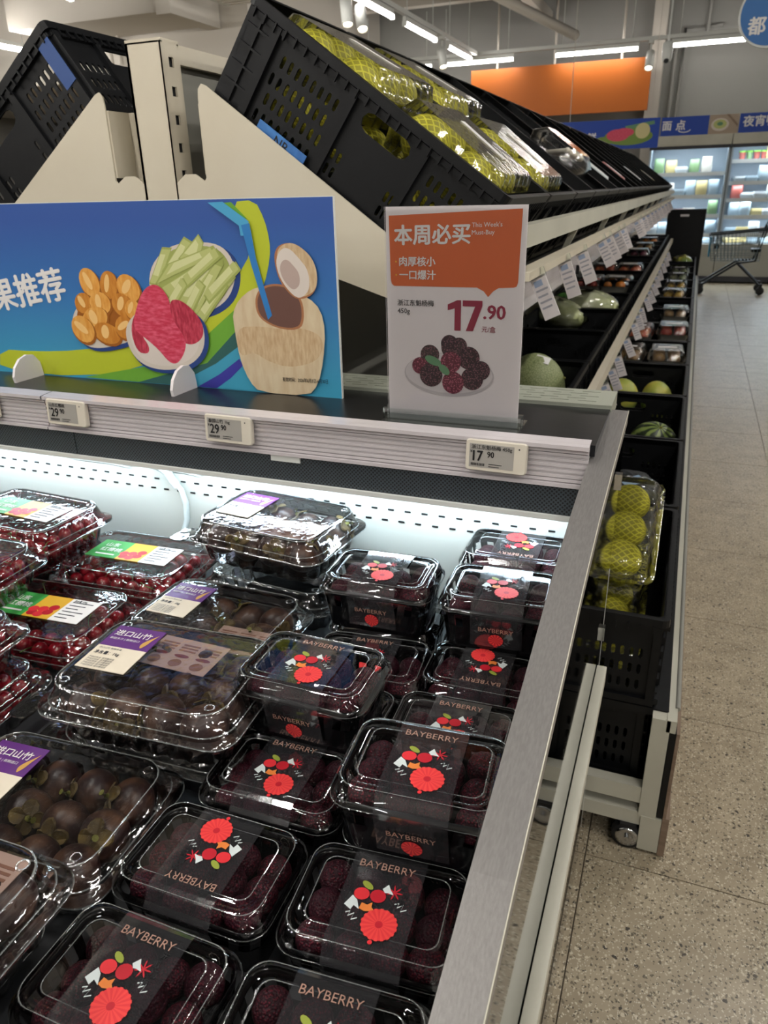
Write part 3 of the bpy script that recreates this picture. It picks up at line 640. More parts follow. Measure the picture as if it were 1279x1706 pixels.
for y in (4.2, 7.0, 9.9): MB().box(-1.118, -1.032, y, y+.06, .1, 1.735).build('upright_post', M['cream'], rk)
MB().box(-1.062, -1.05, 1.49, 10.4, .2, 1.44).build('back_panel', M['greypanel'], rk)
MB().box(-1.062, -1.05, 1.49, 10.4, 1.443, 1.70).build('back_panel', M['greypanel'], rk)
MB().box(-1.07, -1.036, 1.49, 10.4, 1.70, 1.735).build('cap_strip', M['cream'], rk)
def br_pts(s_):
    P_ = [(-.958, 1.63), (-.956, 1.645), (-.948, 1.654), (-.938, 1.6505), (-.44, 1.288), (-.43, 1.21), (-.66, 1.285), (-.957, 1.36), (-1.034, 1.33), (-1.034, 1.475), (-1.01, 1.492), (-.985, 1.492), (-.963, 1.478), (-.958, 1.484)]
    return [(x if s_ > 0 else -2.15-x, z) for x, z in P_]
for y in (1.432, 4.2, 7.0, 9.8):
    for s_ in (1, -1):
        me = plate2d(br_pts(s_), [], .004); MB().mesh(me, Matrix.Translation((0, y, 0)) @ RX).build('bracket', M['cream'], rk)
MB().box(-.962, -.958, 1.434, 1.5, 1.49, 1.62).build('bracket_flange', M['cream'], rk)
MB().box(-1.192, -1.188, 1.434, 1.5, 1.49, 1.62).build('bracket_flange', M['cream'], rk)
MB().box(-1.19, -1.118, 1.50, 1.504, 1.44, 1.62).build('shelf_back', M['cream'], rk)
# support sheets under the tilted crates
for s_ in (1, -1):
    x0, x1 = (-.93, -.45) if s_ > 0 else (-1.22, -1.70)
    MB().add([(x0, 1.44, 1.597), (x1, 1.44, 1.248), (x1, 10.4, 1.248), (x0, 10.4, 1.597), (x0, 1.44, 1.593), (x1, 1.44, 1.244), (x1, 10.4, 1.244), (x0, 10.4, 1.593)], [(0, 1, 2, 3), (7, 6, 5, 4), (0, 4, 5, 1), (1, 5, 6, 2), (2, 6, 7, 3), (3, 7, 4, 0)]).build('sloped_shelf', M['crate'], rk)
MB().box(-.322, -.292, 1.45, 10.3, 1.345, 1.385).build('front_rail', M['offwhite'], rk)
MB().box(-.315, -.28, 1.45, 10.3, 1.287, 1.303).build('tag_rail', M['cream'], rk)
MB().box(-.312, -.309, 1.45, 10.3, 1.215, 1.287).build('tag_strip', M['rail'], rk)
for i in range(11):
    y = 1.46+i*.84
    MB().box(-.47, -.3, y, y+.012, 1.215, 1.24).build('shelf_arm', M['crate'], rk)
    MB().add([(-.36, y, 1.24), (-.31, y, 1.345), (-.31, y+.02, 1.345), (-.36, y+.02, 1.24), (-.37, y, 1.245), (-.32, y, 1.37), (-.32, y+.02, 1.37), (-.37, y+.02, 1.245)], [(0, 1, 2, 3), (4, 7, 6, 5), (0, 4, 5, 1), (2, 6, 7, 3)]).build('strut', M['offwhite'], rk)
MB().box(-.262, -.236, 1.45, 10.2, .80, .842).build('tag_rail', M['cream'], rk)
MB().box(-.258, -.255, 1.45, 10.2, .745, .80).build('tag_strip', M['rail'], rk)
MB().box(-.72, -.28, 1.43, 10.4, .64, .654).build('tier_shelf', M['crate'], rk)
MB().box(-.9, .08, 1.43, 10.4, .375, .394).build('tier_shelf', M['crate'], rk)
MB().box(-.9, .07, 1.44, 10.4, .135, .152).build('bottom_shelf', M['crate'], rk)
for y in (1.402, 4.5, 7.6, 10.36):
    MB().box(.048, .086, y, y+.03, .105, .39).build('corner_post', M['offwhite'], rk)
    MB().box(-.95, .048, y+.002, y+.03, .145, .19).build('end_beam', M['offwhite'], rk)
    MB().box(-.95, .06, y+.002, y+.03, .08, .118).build('end_beam', M['offwhite'], rk)
    MB().box(.055, .1, y-.002, y+.03, .012, .112).build('corner_block', M['offwhite'], rk)
    for x in (.03, -.85):
        w_ = MB().lathe([(.012, -.012), (.034, -.012), (.036, -.008), (.036, .008), (.034, .012), (.012, .012)], 22, axis='Y', c=(x, y+.012, .0365)).build('caster', M['rubber'], rk)
        MB().lathe([(.016, -.0125), (.026, -.0138), (.026, .0138), (.016, .0125)], 18, axis='Y', c=(x, y+.012, .0365)).lathe([(.006, -.02), (.006, .02)], 10, axis='Y', c=(x, y+.012, .0365)).build('hub', M['chrome'], w_)
        MB().box(x-.018, x+.018, y-.008, y+.032, .074, .08).box(x-.012, x+.012, y+.028, y+.032, .03, .076).build('fork', M['rubber'], w_)
MB().box(.078, .098, 1.402, 10.4, .36, .392).build('side_rail', M['offwhite'], rk)
MB().box(.088, .101, 1.404, 10.4, .115, .36).build('side_trim', M['crate'], rk)
MB().box(.101, .108, 1.402, 10.4, .09, .36).build('side_board', M['wood'], rk)
MB().box(.101, .116, 1.4, 10.4, .006, .12).build('kick_board', M['wood'], rk)
MB().tube([(.098, 1.45, .39), (.104, 10.3, .39)], .006, 6).build('edge_tube', M['greypanel'], rk)

# flag-shaped price cards
flag_c = MB().box(-.017, .017, -.001, .001, -.088, 0).data('card', M['paper'])
fp = MB()
for i in range(4): fp.box(-.013, .013-.004*(i % 2), -.0014, -.001, -.03-i*.012, -.026-i*.012)
fp.box(-.012, .006, -.0015, -.001, -.02, -.008, 1)
flag_p = fp.data('print', [mat('faded_ink', 'a9a9b2', .5), mat('faded_blue', '9fb0cc', .5)]); flag_h = MB().box(-.019, .019, -.002, .002, -.004, .014).data('clip', M['acrylic'])
def flags(x, z, ys, where, grp):
    for i, y in enumerate(ys):
        t = thing('price_flag', 'white hanging price card, %s from the camera on the %s' % (nth[i], where), 'price tag', (x, y, z), (0, R(-24+random.uniform(-5, 5)), R(random.uniform(-12, 6))), grp)
        obj('card', flag_c, t); obj('print', flag_p, t); obj('clip', flag_h, t)
flags(-.285, 1.285, (1.56, 1.9, 2.2, 2.66, 2.86, 3.18, 3.42, 4.2, 4.4, 4.75, 5.2, 5.6, 6.0, 6.6, 7.2, 7.9, 8.7), 'upper rail', 'price cards on the upper rail')
flags(-.235, .80, (1.75, 2.3, 2.7, 2.95, 3.2, 3.6, 4.05, 4.35, 4.6, 5.05, 5.4, 5.8, 6.3, 6.8, 7.4, 8.0, 8.6), 'lower rail', 'price cards on the lower rail')

# ------------------------------------------------------------------ produce on the rack
def pear_fn(d): return 1-.12*max(0, d.z)+.06*max(0, -d.z)
pear_me = MB().sph(.0495, (0, 0, 0), 20, 14, sc=(1, 1, 1.06), fn=pear_fn).data('body', M['pearnet'])
def fluted_shell(w_, d, h0, h1, nf=96, fl_=.004):
    b = MB(); b.loft([rr(w_*.86, d*.86, .02, 0, 4, fl_, nf), rr(w_*.94, d*.94, .025, h0*.95, 4, fl_, nf), rr(w_, d, .025, h0, 4, 0, nf), rr(w_, d, .025, h0+.003, 4, 0, nf)], cap0=True)
    c = MB(); c.loft([rr(w_, d, .025, h0+.004, 4, 0, nf), rr(w_*.95, d*.95, .025, h0+.005, 4, 0, nf), rr(w_*.9, d*.9, .025, h0+(h1-h0)*.5, 4, fl_, nf), rr(w_*.84, d*.84, .025, h1*.97, 4, fl_, nf), rr(w_*.78, d*.78, .02, h1, 4, 0, nf)], cap1=True)
    return b, c
tb, lb = fluted_shell(.27, .37, .055, .105); ptray = tb.data('tray', M['plastic']); plid = lb.data('lid', M['plastic'])
plab = MB().box(-.06, .06, .02, .05, .1055, .1062).data('label', M['white_ink'])
NP = 0
def pear_pack(parent_mat, label, where, pears, lbl=True, lid=True):
    t = thing('pear_pack', label, 'fruit pack', parent_mat.to_translation(), parent_mat.to_euler(), 'clear packs of netted pears')
    obj('tray', ptray, t); obj('lid', plid, t) if lid else None
    if lbl: obj('label', plab, t)
    for (px, py, pz, rx) in pears:
        m_ = parent_mat @ Matrix.Translation((px, py, pz)) @ Matrix.Rotation(rx, 4, 'Y')
        o = obj('netted_pear', pear_me, None, m_.to_translation(), m_.to_euler())
        tag(o, 'pear in a yellow-green foam net '+where, 'pear', 'netted pears '+where)
G6 = [(-.055+.11*(q % 2), -.105+.105*(q//2), .05, R(90)) for q in range(6)]
bpy.context.view_layer.update()
for ci, (lx, lz, nm, lid) in enumerate(((-.135, .135, 'upper', 1), (.145, .135, 'lower', 1), (-.135, .015, 'bottom upper', 0), (.145, .015, 'bottom lower', 0))):
    for c in (0, 1):
        if not lid and c: continue
        tl = R(-6) if ci == 0 else R(3)
        m_ = TOP[c].matrix_world @ Matrix.Translation((lx, 0, lz)) @ Matrix.Rotation(tl if lid else 0, 4, 'Y')
        w_ = 'in the %s pack of the %s tilted crate' % (nm, nth[c])
        pear_pack(m_, 'clear plastic pear pack at the %s end of the %s tilted crate' % (nm, nth[c]), w_, G6, bool(lid), bool(lid))
# lowest tier, first crate: two packs
m_ = Matrix.Translation((-.13, 1.66, .425)); pear_pack(m_, 'clear pear pack lying low in the first lowest crate', 'in the lower pack of the first lowest crate', G6, False)
m_ = Matrix.Translation((-.12, 1.835, .592)) @ Matrix.Rotation(R(20), 4, 'X'); pear_pack(m_, 'clear pear pack propped up in the first lowest crate', 'in the propped pack of the lowest crate', G6, False)
# black net bag
nb = MB().sph(.11, (0, 0, 0), 24, 14, sc=(.9, 1.3, .75), fn=lambda d: 1+.06*math.sin(9*d.x)*math.sin(8*d.y)).build('net_bag', M['blacknet'], None, (-.075, 2.36, .50), (R(15), 0, R(25)))
tag(nb, 'black net bag of dark fruit in the second lowest crate', 'bag')
o = MB().box(-.035, .035, -.025, .025, 0, .002).build('label', mat('blue_white_label', '8fa9c4', .4), nb, (-.02, 0, .085), (R(-10), R(-5), .2))
def round_fruit(name, r, sc, m, loc, label, cat, rot=(0, 0, 0), stem_=True, group=None):
    o = MB().sph(r, (0, 0, 0), 24, 16, sc=sc).build(name, M[m], None, loc, rot); tag(o, label, cat, group)
    if stem_: MB().tube([(0, 0, r*sc[2]*.97), (r*.05, 0, r*sc[2]*1.06)], [.006, .004], 6).build('stem', M['stem'], o)
    return o
round_fruit('watermelon', .095, (1, 1, .9), 'watermelon', (-.05, 3.0, .50), 'striped green watermelon at the aisle side of the third lowest crate', 'watermelon', (R(20), R(15), 0))
round_fruit('watermelon', .095, (1, 1, .9), 'watermelon', (-.245, 3.02, .50), 'striped green watermelon behind the lower price cards', 'watermelon', (R(-20), R(25), 0))
round_fruit('melon', .08, (.95, 1.1, .9), 'melony', (-.23, 3.72, .50), 'yellow melon with green streaks beside the price cards', 'melon', (R(70), 0, R(30)))
round_fruit('melon', .08, (1.05, 1.2, .9), 'melony', (-.07, 3.70, .495), 'flat yellow-green melon at the aisle side of its crate', 'melon', (R(80), 0, R(80)))
mm = round_fruit('netted_melon', .105, (1.1, .95, .95), 'melon', (-.46, 2.62, .80), 'grey-green netted melon with a white sticker in the middle tier', 'melon', (0, R(70), 0))
s_ = MB().box(-.025, .025, -.018, .018, 0, .002).build('sticker', M['white_ink'], mm, (-.085, -.03, .055), (R(25), R(-55), 0))
round_fruit('netted_melon', .1, (1.05, .95, .95), 'melon', (-.56, 1.84, .80), 'grey-green netted melon behind the price sign', 'melon', (0, R(60), 0))
# bag of cabbage
def cab_fn(d): return 1+.05*math.sin(14*math.atan2(d.y, d.z))
for i, (loc, rz, lb_) in enumerate((((-.48, 4.22, .85), 15, 'pale Chinese cabbage wrapped in film in the middle tier'), ((-.62, 3.98, .84), -10, 'second wrapped cabbage lying behind the pale one'))):
    cb = MB().sph(.09, (0, 0, 0), 36, 14, sc=(1.75, 1, .95), fn=cab_fn).build('wrapped_cabbage', M['cabbage'], None, loc, (0, R(8), R(rz))); tag(cb, lb_, 'cabbage', 'wrapped cabbages')
    MB().sph(.094, (0, 0, 0), 30, 12, sc=(1.75, 1.02, .97), fn=lambda d: 1+.04*math.sin(5*d.x+9*d.y)).build('film_wrap', M['plastic'], cb)
    MB().sph(.04, (-.13, 0, .03), 14, 8, sc=(1.4, .9, .7)).build('leaf_tip', M['leafgreen'], cb)
# fruit trays
tray_b = MB().loft([rr(.16, .21, .02, 0, 4), rr(.19, .24, .03, .04, 4), rr(.2, .25, .03, .043, 4)], cap0=True).data('tray', mat('foam_tray', '8c8a80', .6))
tray_l = MB().loft([rr(.2, .25, .03, .044, 4), rr(.18, .23, .03, .085, 4), rr(.16, .21, .02, .095, 4)], cap1=True).data('lid', M['plastic'])
tray_s = MB().box(-.05, .05, -.02, .02, .0955, .0962).data('label', M['white_ink'])
fr_me = {}
def fruit_mesh(nm, c1, c2, r):
    fr_me[nm] = MB().sph(r, (0, 0, 0), 14, 10, sc=(1, 1, .92), fn=lambda d: 1-.12*max(0, abs(d.z)-.85)*6).data('fruit', mat(nm+'_skin', c1, .4, col2=c2, scale=25))
fruit_mesh('peach', 'b5483c', 'd08a5a', .036); fruit_mesh('apple', '8c2a2a', 'b5553a', .036); fruit_mesh('orange', 'c9722c', 'd98a3c', .034); fruit_mesh('potato', '8a6c45', '9c7c52', .034); fruit_mesh('corn', 'c4a343', 'b08c34', .034); fruit_mesh('plum', '4d2430', '6b3040', .03); fruit_mesh('greenfruit', '5d6b45', '8a8f6a', .034)
def tray_pack(loc, rot, kind, label, where, n=(2, 3)):
    t = thing('fruit_tray', label, 'fruit pack', loc, rot, 'lidded fruit trays on the rack')
    obj('tray', tray_b, t); obj('lid', tray_l, t); obj('label', tray_s, t); m_ = Matrix.Translation(loc) @ Matrix.Rotation(rot[2], 4, 'Z') @ Matrix.Rotation(rot[0], 4, 'X')
    for a in range(n[0]):
        for b_ in range(n[1]):
            p_ = m_ @ Vector((-.04+.08*a, -.072+.072*b_, .046)); o = obj(kind, fr_me[kind], None, p_, (random.uniform(-.5, .5), random.uniform(-.5, .5), random.random()*6))
            tag(o, '%s in the tray %s' % (kind if kind not in ('greenfruit',) else 'green fruit', where), kind if kind != 'greenfruit' else 'fruit', '%s in the tray %s' % (kind, where))
    return t
for (x, y, z, k_, lb_) in ((-.42, 6.1, .815, 'peach', 'of large peaches in the middle tier'), (-.60, 6.1, .815, 'peach', 'of peaches deep in the middle tier'), (-.44, 5.3, .805, 'orange', 'of orange fruit before the peaches'), (-.62, 5.3, .805, 'apple', 'of red fruit before the peaches'), (-.46, 7.6, .815, 'plum', 'of dark plums far along the middle tier'), (-.46, 8.4, .815, 'potato', 'of tan fruit far along the middle tier'), (-.46, 9.3, .815, 'orange', 'of orange fruit at the far middle tier'),
                             (-.06, 4.4, .525, 'potato', 'of tan potatoes at the aisle edge'), (-.27, 4.4, .525, 'potato', 'of tan potatoes under the price cards'), (-.05, 5.1, .545, 'apple', 'of red apples at the aisle edge'), (-.26, 5.0, .545, 'peach', 'of peaches under the price cards'), (-.06, 5.85, .545, 'potato', 'of brown fruit behind the red apples'), (-.1, 6.9, .545, 'corn', 'of yellow corn pieces in the lowest tier'), (-.1, 7.5, .545, 'corn', 'of yellow fruit beyond the corn'), (-.1, 8.2, .545, 'greenfruit', 'of dull green fruit in the lowest tier'), (-.1, 8.8, .545, 'greenfruit', 'of green fruit beyond the dull ones')):
    tray_pack((x, y, z), (0, 0, R(random.uniform(-6, 6))), k_, 'clear lidded tray '+lb_, lb_)
bg = tag(MB().sph(.12, (0, 0, 0), 20, 12, sc=(1, 1, .8), fn=lambda d: 1+.1*math.sin(7*d.x)*math.cos(6*d.y+1)).build('produce_bag', M['melony'], None, (-.1, 9.9, .58)), 'yellow bagged produce at the far end of the lowest tier', 'bag')
MB().sph(.124, (0, 0, 0), 16, 10, sc=(1, 1, .82)).build('film_wrap', M['plastic'], bg)
# enoki fan and a few packs in the tilted crates
M['enoki'] = mat('pale_mushroom', 'ece4d2', .6)
en = thing('mushroom_pack', 'fan of pale enoki mushrooms in a film pack in a tilted crate', 'mushrooms', (-.53, 2.915, 1.565), (0, TILT, R(0)))
for i in range(13):
    a = R(-48+8*i); b = MB().tube([(0, 0, .0), (.0+.11*math.cos(a), .13*math.sin(a), .05)], [.006, .008], 6).sph(.011, (.115*math.cos(a), .135*math.sin(a), .052), 8, 6); b.build('mushroom', M['enoki'], en)
MB().loft([rr(.2, .26, .03, -.02, 3, cx=.05), rr(.22, .28, .04, .04, 3, cx=.05), rr(.16, .22, .04, .07, 3, cx=.05)], cap0=True, cap1=True).build('film_wrap', M['plastic'], en)
for (ci, k_, lb_) in ((5, 0, 'white labelled pack in the sixth tilted crate'), (7, 3, 'red and white pack in the eighth tilted crate'), (10, 0, 'pale pack in the eleventh tilted crate'), (14, 2, 'tan pack in the fifteenth tilted crate')):
    m_ = TOP[ci].matrix_world @ Matrix.Translation((.14, .02, .14)); o = obj('produce_pack', trays[k_], None, m_.to_translation(), m_.to_euler()); tag(o, lb_, 'pack', 'packs in the far tilted crates')
    MB().box(-.05, .05, -.03, .03, .076, .0768).build('label', M['white_ink'], o)

# ------------------------------------------------------------------ refrigerated display case
case = thing('refrigerated_display_case', 'open refrigerated display case with steel end cap and lit white back wall', 'display case')
DECK = .767
MB().box(-2.3, -.1, .12, 1.12, DECK-.012, DECK).build('deck', mat('deck_gap_shade', '26282b', .5), case)  # deck coloured dark to paint the shade in the gaps between boxes
MB().box(-2.3, -.072, .1, 1.36, .08, DECK-.012).build('cabinet_body', M['white'], case)
MB().box(-2.25, -.1, .16, 1.3, .0, .08).build('toe_kick', M['crate'], case)
MB().box(-2.3, -.1, .1, .12, DECK-.012, .86).build('front_lip', M['steel'], case)
MB().box(-2.3, -.1, 1.12, 1.13, DECK, 1.0).build('back_wall', M['backwall'], case)
b = MB()
for r_, z in enumerate((.931, .910)):
    for i in range(70):
        x = -.125-i*.0315-r_*.012; b.box(x-.0055, x+.0055, 1.1185, 1.1205, z-.0014, z+.0014)
b.build('air_slots', M['hole'], case)['kind'] = 'stuff'  # dark bars paint the shade of the slot openings
for (x0, x1) in ((-1.16, -1.0), (-.95, -.83)):
    MB().box(x0, x1, 1.112, 1.1195, .953, .957).add([(x0, 1.1195, .962), (x1, 1.108, .953), (x1, 1.1085, .951), (x0, 1.1195, .957)], [(0, 1, 2, 3)]).build('tape_strip', M['white'], case)
MB().box(-2.3, -.1, 1.034, 1.36, 1.0, 1.006).build('canopy_underside', M['white'], case)
M['caseled'] = emis('case_led_glow', 'd8f0ff', CASE_LED)
lh = MB().box(-2.2, -.11, 1.052, 1.07, .993, 1.0).build('lamp_channel', M['white'], case)
MB().box(-2.19, -.115, 1.054, 1.068, .9905, .993).build('lamp_strip', M['caseled'], lh)
MB().box(-2.3, -1.049, 1.03, 1.034, 1.0, 1.047).build('perforated_grille', M['grille'], case)
MB().box(-1.047, -.1, 1.03, 1.034, 1.0, 1.047).build('perforated_grille', M['grille'], case)
MB().box(-2.3, -.1, 1.024, 1.036, .993, 1.0005).build('canopy_lip', M['white'], case)
MB().box(-.62, -.565, 1.0265, 1.0305, 1.036, 1.05).build('grille_latch', M['white'], case)
def rail_seg(x0, x1):
    b = MB(); b.box(x0, x1, 1.033, 1.036, 1.047, 1.113)
    for z, d in ((1.050, .008), (1.056, .0035), (1.062, .003), (1.070, .0025), (1.078, .0025), (1.087, .0025), (1.095, .003), (1.101, .004)): b.box(x0, x1, 1.033-d, 1.033, z-.0022, z+.0022)
    b.add([(x0, 1.022, 1.112), (x1, 1.022, 1.112), (x1, 1.052, 1.1145), (x0, 1.052, 1.1145), (x0, 1.022, 1.106), (x1, 1.022, 1.106), (x1, 1.033, 1.105), (x0, 1.033, 1.105)], [(0, 1, 2, 3), (4, 7, 6, 5), (4, 5, 1, 0)])
    b.add([(x0, 1.024, 1.047), (x1, 1.024, 1.047), (x1, 1.024, 1.052), (x0, 1.024, 1.052)], [(0, 1, 2, 3)])
    b.build('price_rail', M['rail'], case)
rail_seg(-2.3, -1.105); rail_seg(-1.102, -.1)
MB().box(-2.3, -.094, 1.05, 1.25, 1.09, 1.107).build('top_plate', M['darksteel'], case)
hs = []
for i in range(38):
    for j in range(5): hs.append(slot(-.135-i*.047-(j % 2)*.02, 1.27+j*.016, .034, .0045, 2))
me = plate2d([(-2.0, 1.25), (-.092, 1.25), (-.092, 1.35), (-2.0, 1.35)], hs, .003)
MB().mesh(me, Matrix.Translation((0, 0, 1.112))).box(-2.0, -.092, 1.25, 1.253, 1.085, 1.111).box(-.095, -.092, 1.253, 1.35, 1.085, 1.111).box(-2.0, -.095, 1.347, 1.35, 1.0, 1.111).build('vent_cover', M['ventwhite'], case)
MB().box(-2.0, -.1, 1.26, 1.345, 1.09, 1.095).build('vent_shade', M['hole'], case)  # dark sheet under the vent slots paints the shade inside
MB().box(-2.3, -.1, 1.352, 1.36, .75, 1.09).build('rear_panel', M['white'], case)
PROF = [(1.262, 1.104), (1.0, 1.083), (.87, 1.068), (.745, 1.043), (.6, 1.004), (.48, .976), (.41, .96), (.31, .93), (.2, .9), (.1, .87)]
def strip(x0, x1, dz0, dz1):
    rings = [[(x0, y, z+dz0), (x1, y, z+dz0), (x1, y, z+dz1), (x0, y, z+dz1)] for y, z in PROF]
    return MB().loft(rings, cap0=True, cap1=True, smooth=False)
strip(-.101, -.065, -.022, 0).build('end_cap', M['steel'], case)
strip(-.0655, -.0645, -.004, .0006).build('cap_edge', M['offwhite'], case)
pw = MB(); pp = [(1.27, .05)]+[(y, z-.02) for y, z in [(1.27, 1.104)]+PROF[1:]]+[(.1, .05)]
pw.add([(-.068, y, z) for y, z in pp]+[(-.072, y, z) for y, z in pp], [tuple(range(len(pp))), tuple(range(2*len(pp)-1, len(pp)-1, -1))]+[(i, i+len(pp), (i+1) % len(pp)+len(pp), (i+1) % len(pp)) for i in range(len(pp))])
pw.build('end_panel', M['mirror'], case)
MB().add([(-.1, y, z) for y, z in [(1.12, DECK)]+[(y, z-.02) for y, z in PROF[1:]]+[(.1, DECK)]], [tuple(range(11))]).build('inner_side', M['backwall'], case)
MB().loft([rr(.0178, .034, .0012, 0, 2), rr(.0178, .034, .0012, 1.12, 2)], cap0=True, cap1=True).build('bumper_bar', M['offwhite'], case, (-.0585, 1.2, .618), (R(90), 0, 0))
for z in (.972, .668): MB().box(-.068, -.062, 1.232, 1.246, z, z+.028).build('glass_clip', M['chrome'], case)
MB().tube([(-.93, 1.06, .992), (-.915, 1.085, .975), (-.895, 1.1, .95), (-.878, 1.106, .92), (-.872, 1.108, .89), (-.875, 1.108, .855), (-.885, 1.1, .82), (-.89, 1.09, .79)], .006, 8).tube([(-.9, 1.1, .955), (-.886, 1.106, .925)], .009, 8).build('power_cable', M['cable'], case)

# ------------------------------------------------------------------ electronic price tags
esl_s = MB().loft([rr(.092, .048, .005, 0, 3), rr(.092, .048, .005, .007, 3), rr(.089, .045, .004, .009, 3)], cap0=True, cap1=True, smooth=False)
esl_s.v = [(a, -c, b_) for a, b_, c in esl_s.v]; esl_sd = esl_s.data('shell', M['esl'])
esl_c = MB().box(-.040, .027, -.0094, -.0088, -.018, .018).data('screen', M['eslscreen'])
def esl(x, name_, big, cents, label):
    t = thing('price_tag', label, 'price tag', (x, 1.0265, 1.085), (R(-4), R(.5), 0), 'electronic price tags on the case rail')
    obj('shell', esl_sd, t); obj('screen', esl_c, t)
    p = MB(); T_ = XZ(-.0097)
    p.text(name_, .0075, T_, 0, .01, (-.037, .0105)); p.text('¥', .006, T_, 0, .01, (-.0385, .004)); p.text(big, .0225, T_, 0, .03, (-.034, -.008), sx=.82); p.text(cents, .013, T_, 0, .03, (-.0125, -.0015), sx=.82)
    for i in range(9): p.box(-.037+i*.0024, -.0355+i*.0024, -.0097, -.0095, -.0155, -.0115)
    for i in range(2): p.box(-.010, .010-.004*i, -.0097, -.0095, -.0125-i*.0035, -.0115-i*.0035)
    p.ell((.0345, .015), .0012, .0012, T_, 0, 8)
    p.build('lettering', M['ink'], t)
esl(-.232, '浙江东魁杨梅 450g', '17', '90', 'price tag reading 17.90 for bayberries, under the white price sign')
esl(-.694, '泰国山竹 1kg', '29', '90', 'price tag reading 29.90 below the blue board')
esl(-1.045, '山东红樱桃', '29', '90', 'price tag reading 29.90 by the rail joint at the left')
esl(-1.263, '红樱桃', '29', '90', 'price tag cut by the left picture edge')

# ------------------------------------------------------------------ white price sign in an acrylic stand
sg = thing('price_sign', 'white and orange price card 17.90 in an acrylic stand with bayberry picture', 'sign', (-.3215, 1.09, 1.107), (0, 0, 0))
MB().box(-.105, .105, -.0015, .0015, .004, .322).build('card', M['paper'], sg)
MB().box(-.106, .106, -.0045, -.003, .002, .323).box(-.106, .106, .003, .0045, .002, .323).build('acrylic_sleeve', clear('thin_acrylic', (.985, .985, .99), .05, .7, .0), sg)
MB().box(-.112, .112, -.045, .045, 0, .004).box(-.112, .112, -.012, -.006, .004, .022).box(-.112, .112, .006, .012, .004, .022).build('stand_base', M['acrylic'], sg)
p = MB(); Ts = XZ(-.0019)
ob_ = [(-.100, .310), (.098, .317), (.096, .219), (.094, .2135), (.09, .212), (.068, .211), (.06, .206), (.053, .198), (.046, .206), (.036, .211), (-.093, .211), (-.097, .214), (-.0985, .22)]
p.poly(ob_, Ts, 0); p.build('orange_panel', M['orange_sign'], sg)
p = MB(); T2 = XZ(-.0023)
p.text('本周必买', .0295, T2, 0, .032, (-.091, .272), R(1)); p.text("This Week's", .0088, T2, 0, .0, (.0265, .2935), R(1)); p.text('Must-Buy', .0088, T2, 0, .0, (.0265, .2835), R(1))
p.text('肉厚核小', .0145, T2, 0, .024, (-.084, .241)); p.text('一口爆汁', .0145, T2, 0, .024, (-.084, .222))
p.build('white_lettering', M['white_ink'], sg)
p = MB(); p.ell((-.0895, .246), .0014, .0014, T2, 0, 8); p.ell((-.0895, .227), .0014, .0014, T2, 0, 8); p.build('bullet_dots', M['lab_yellow'], sg)
p = MB(); p.text('浙江东魁杨梅', .0098, T2, 0, .012, (-.088, .183)); p.text('450g', .0105, T2, 0, .004, (-.088, .171)); p.build('black_lettering', M['ink'], sg)
p = MB()
p.poly([(-.008, .186), (.0065, .1925), (.0125, .1925), (.0125, .148), (.0028, .148), (.0028, .1805), (-.008, .1775)], T2); p.poly([(.015, .1925), (.045, .1925), (.045, .185), (.0315, .148), (.0205, .148), (.034, .184), (.015, .184)], T2)
p.text('.90', .028, T2, 0, .03, (.0475, .167)); p.text('元/盒', .0095, T2, 0, .006, (.045, .148)); p.build('price_lettering', M['maroon'], sg)
p = MB(); p.ell((-.006, .080), .072, .034, T2, 1, 32); p.ell((-.006, .082), .07, .031, XZ(-.0025), 0, 32); p.build('plate_picture', [M['platep'], M['platep2']], sg)
p = MB()
for i, (x, z, r_, c) in enumerate(((-.002, .118, .0135, 0), (.01, .122, .011, 0), (-.033, .108, .0135, 0), (.024, .106, .0155, 0), (-.048, .092, .0115, 1), (-.004, .124, .012, 0), (.042, .09, .013, 0), (-.002, .099, .0145, 1), (.03, .078, .0155, 0), (-.031, .08, .0165, 0), (.002, .071, .0155, 1))):
    p.ell((x*1.08, .092+(z-.092)*1.12), r_*1.13, r_*1.13, XZ(-.0027-i*.0001), c, 20)
p.build('berry_picture', [M['berryp'], M['berryp2']], sg)
p = MB(); p.ell((-.03, .101), .014, .0065, XZ(-.0042), 0, 14, R(-22)); p.ell((-.012, .088), .0105, .006, XZ(-.0043), 0, 14, R(-40)); p.build('leaf_picture', M['leafg'], sg)

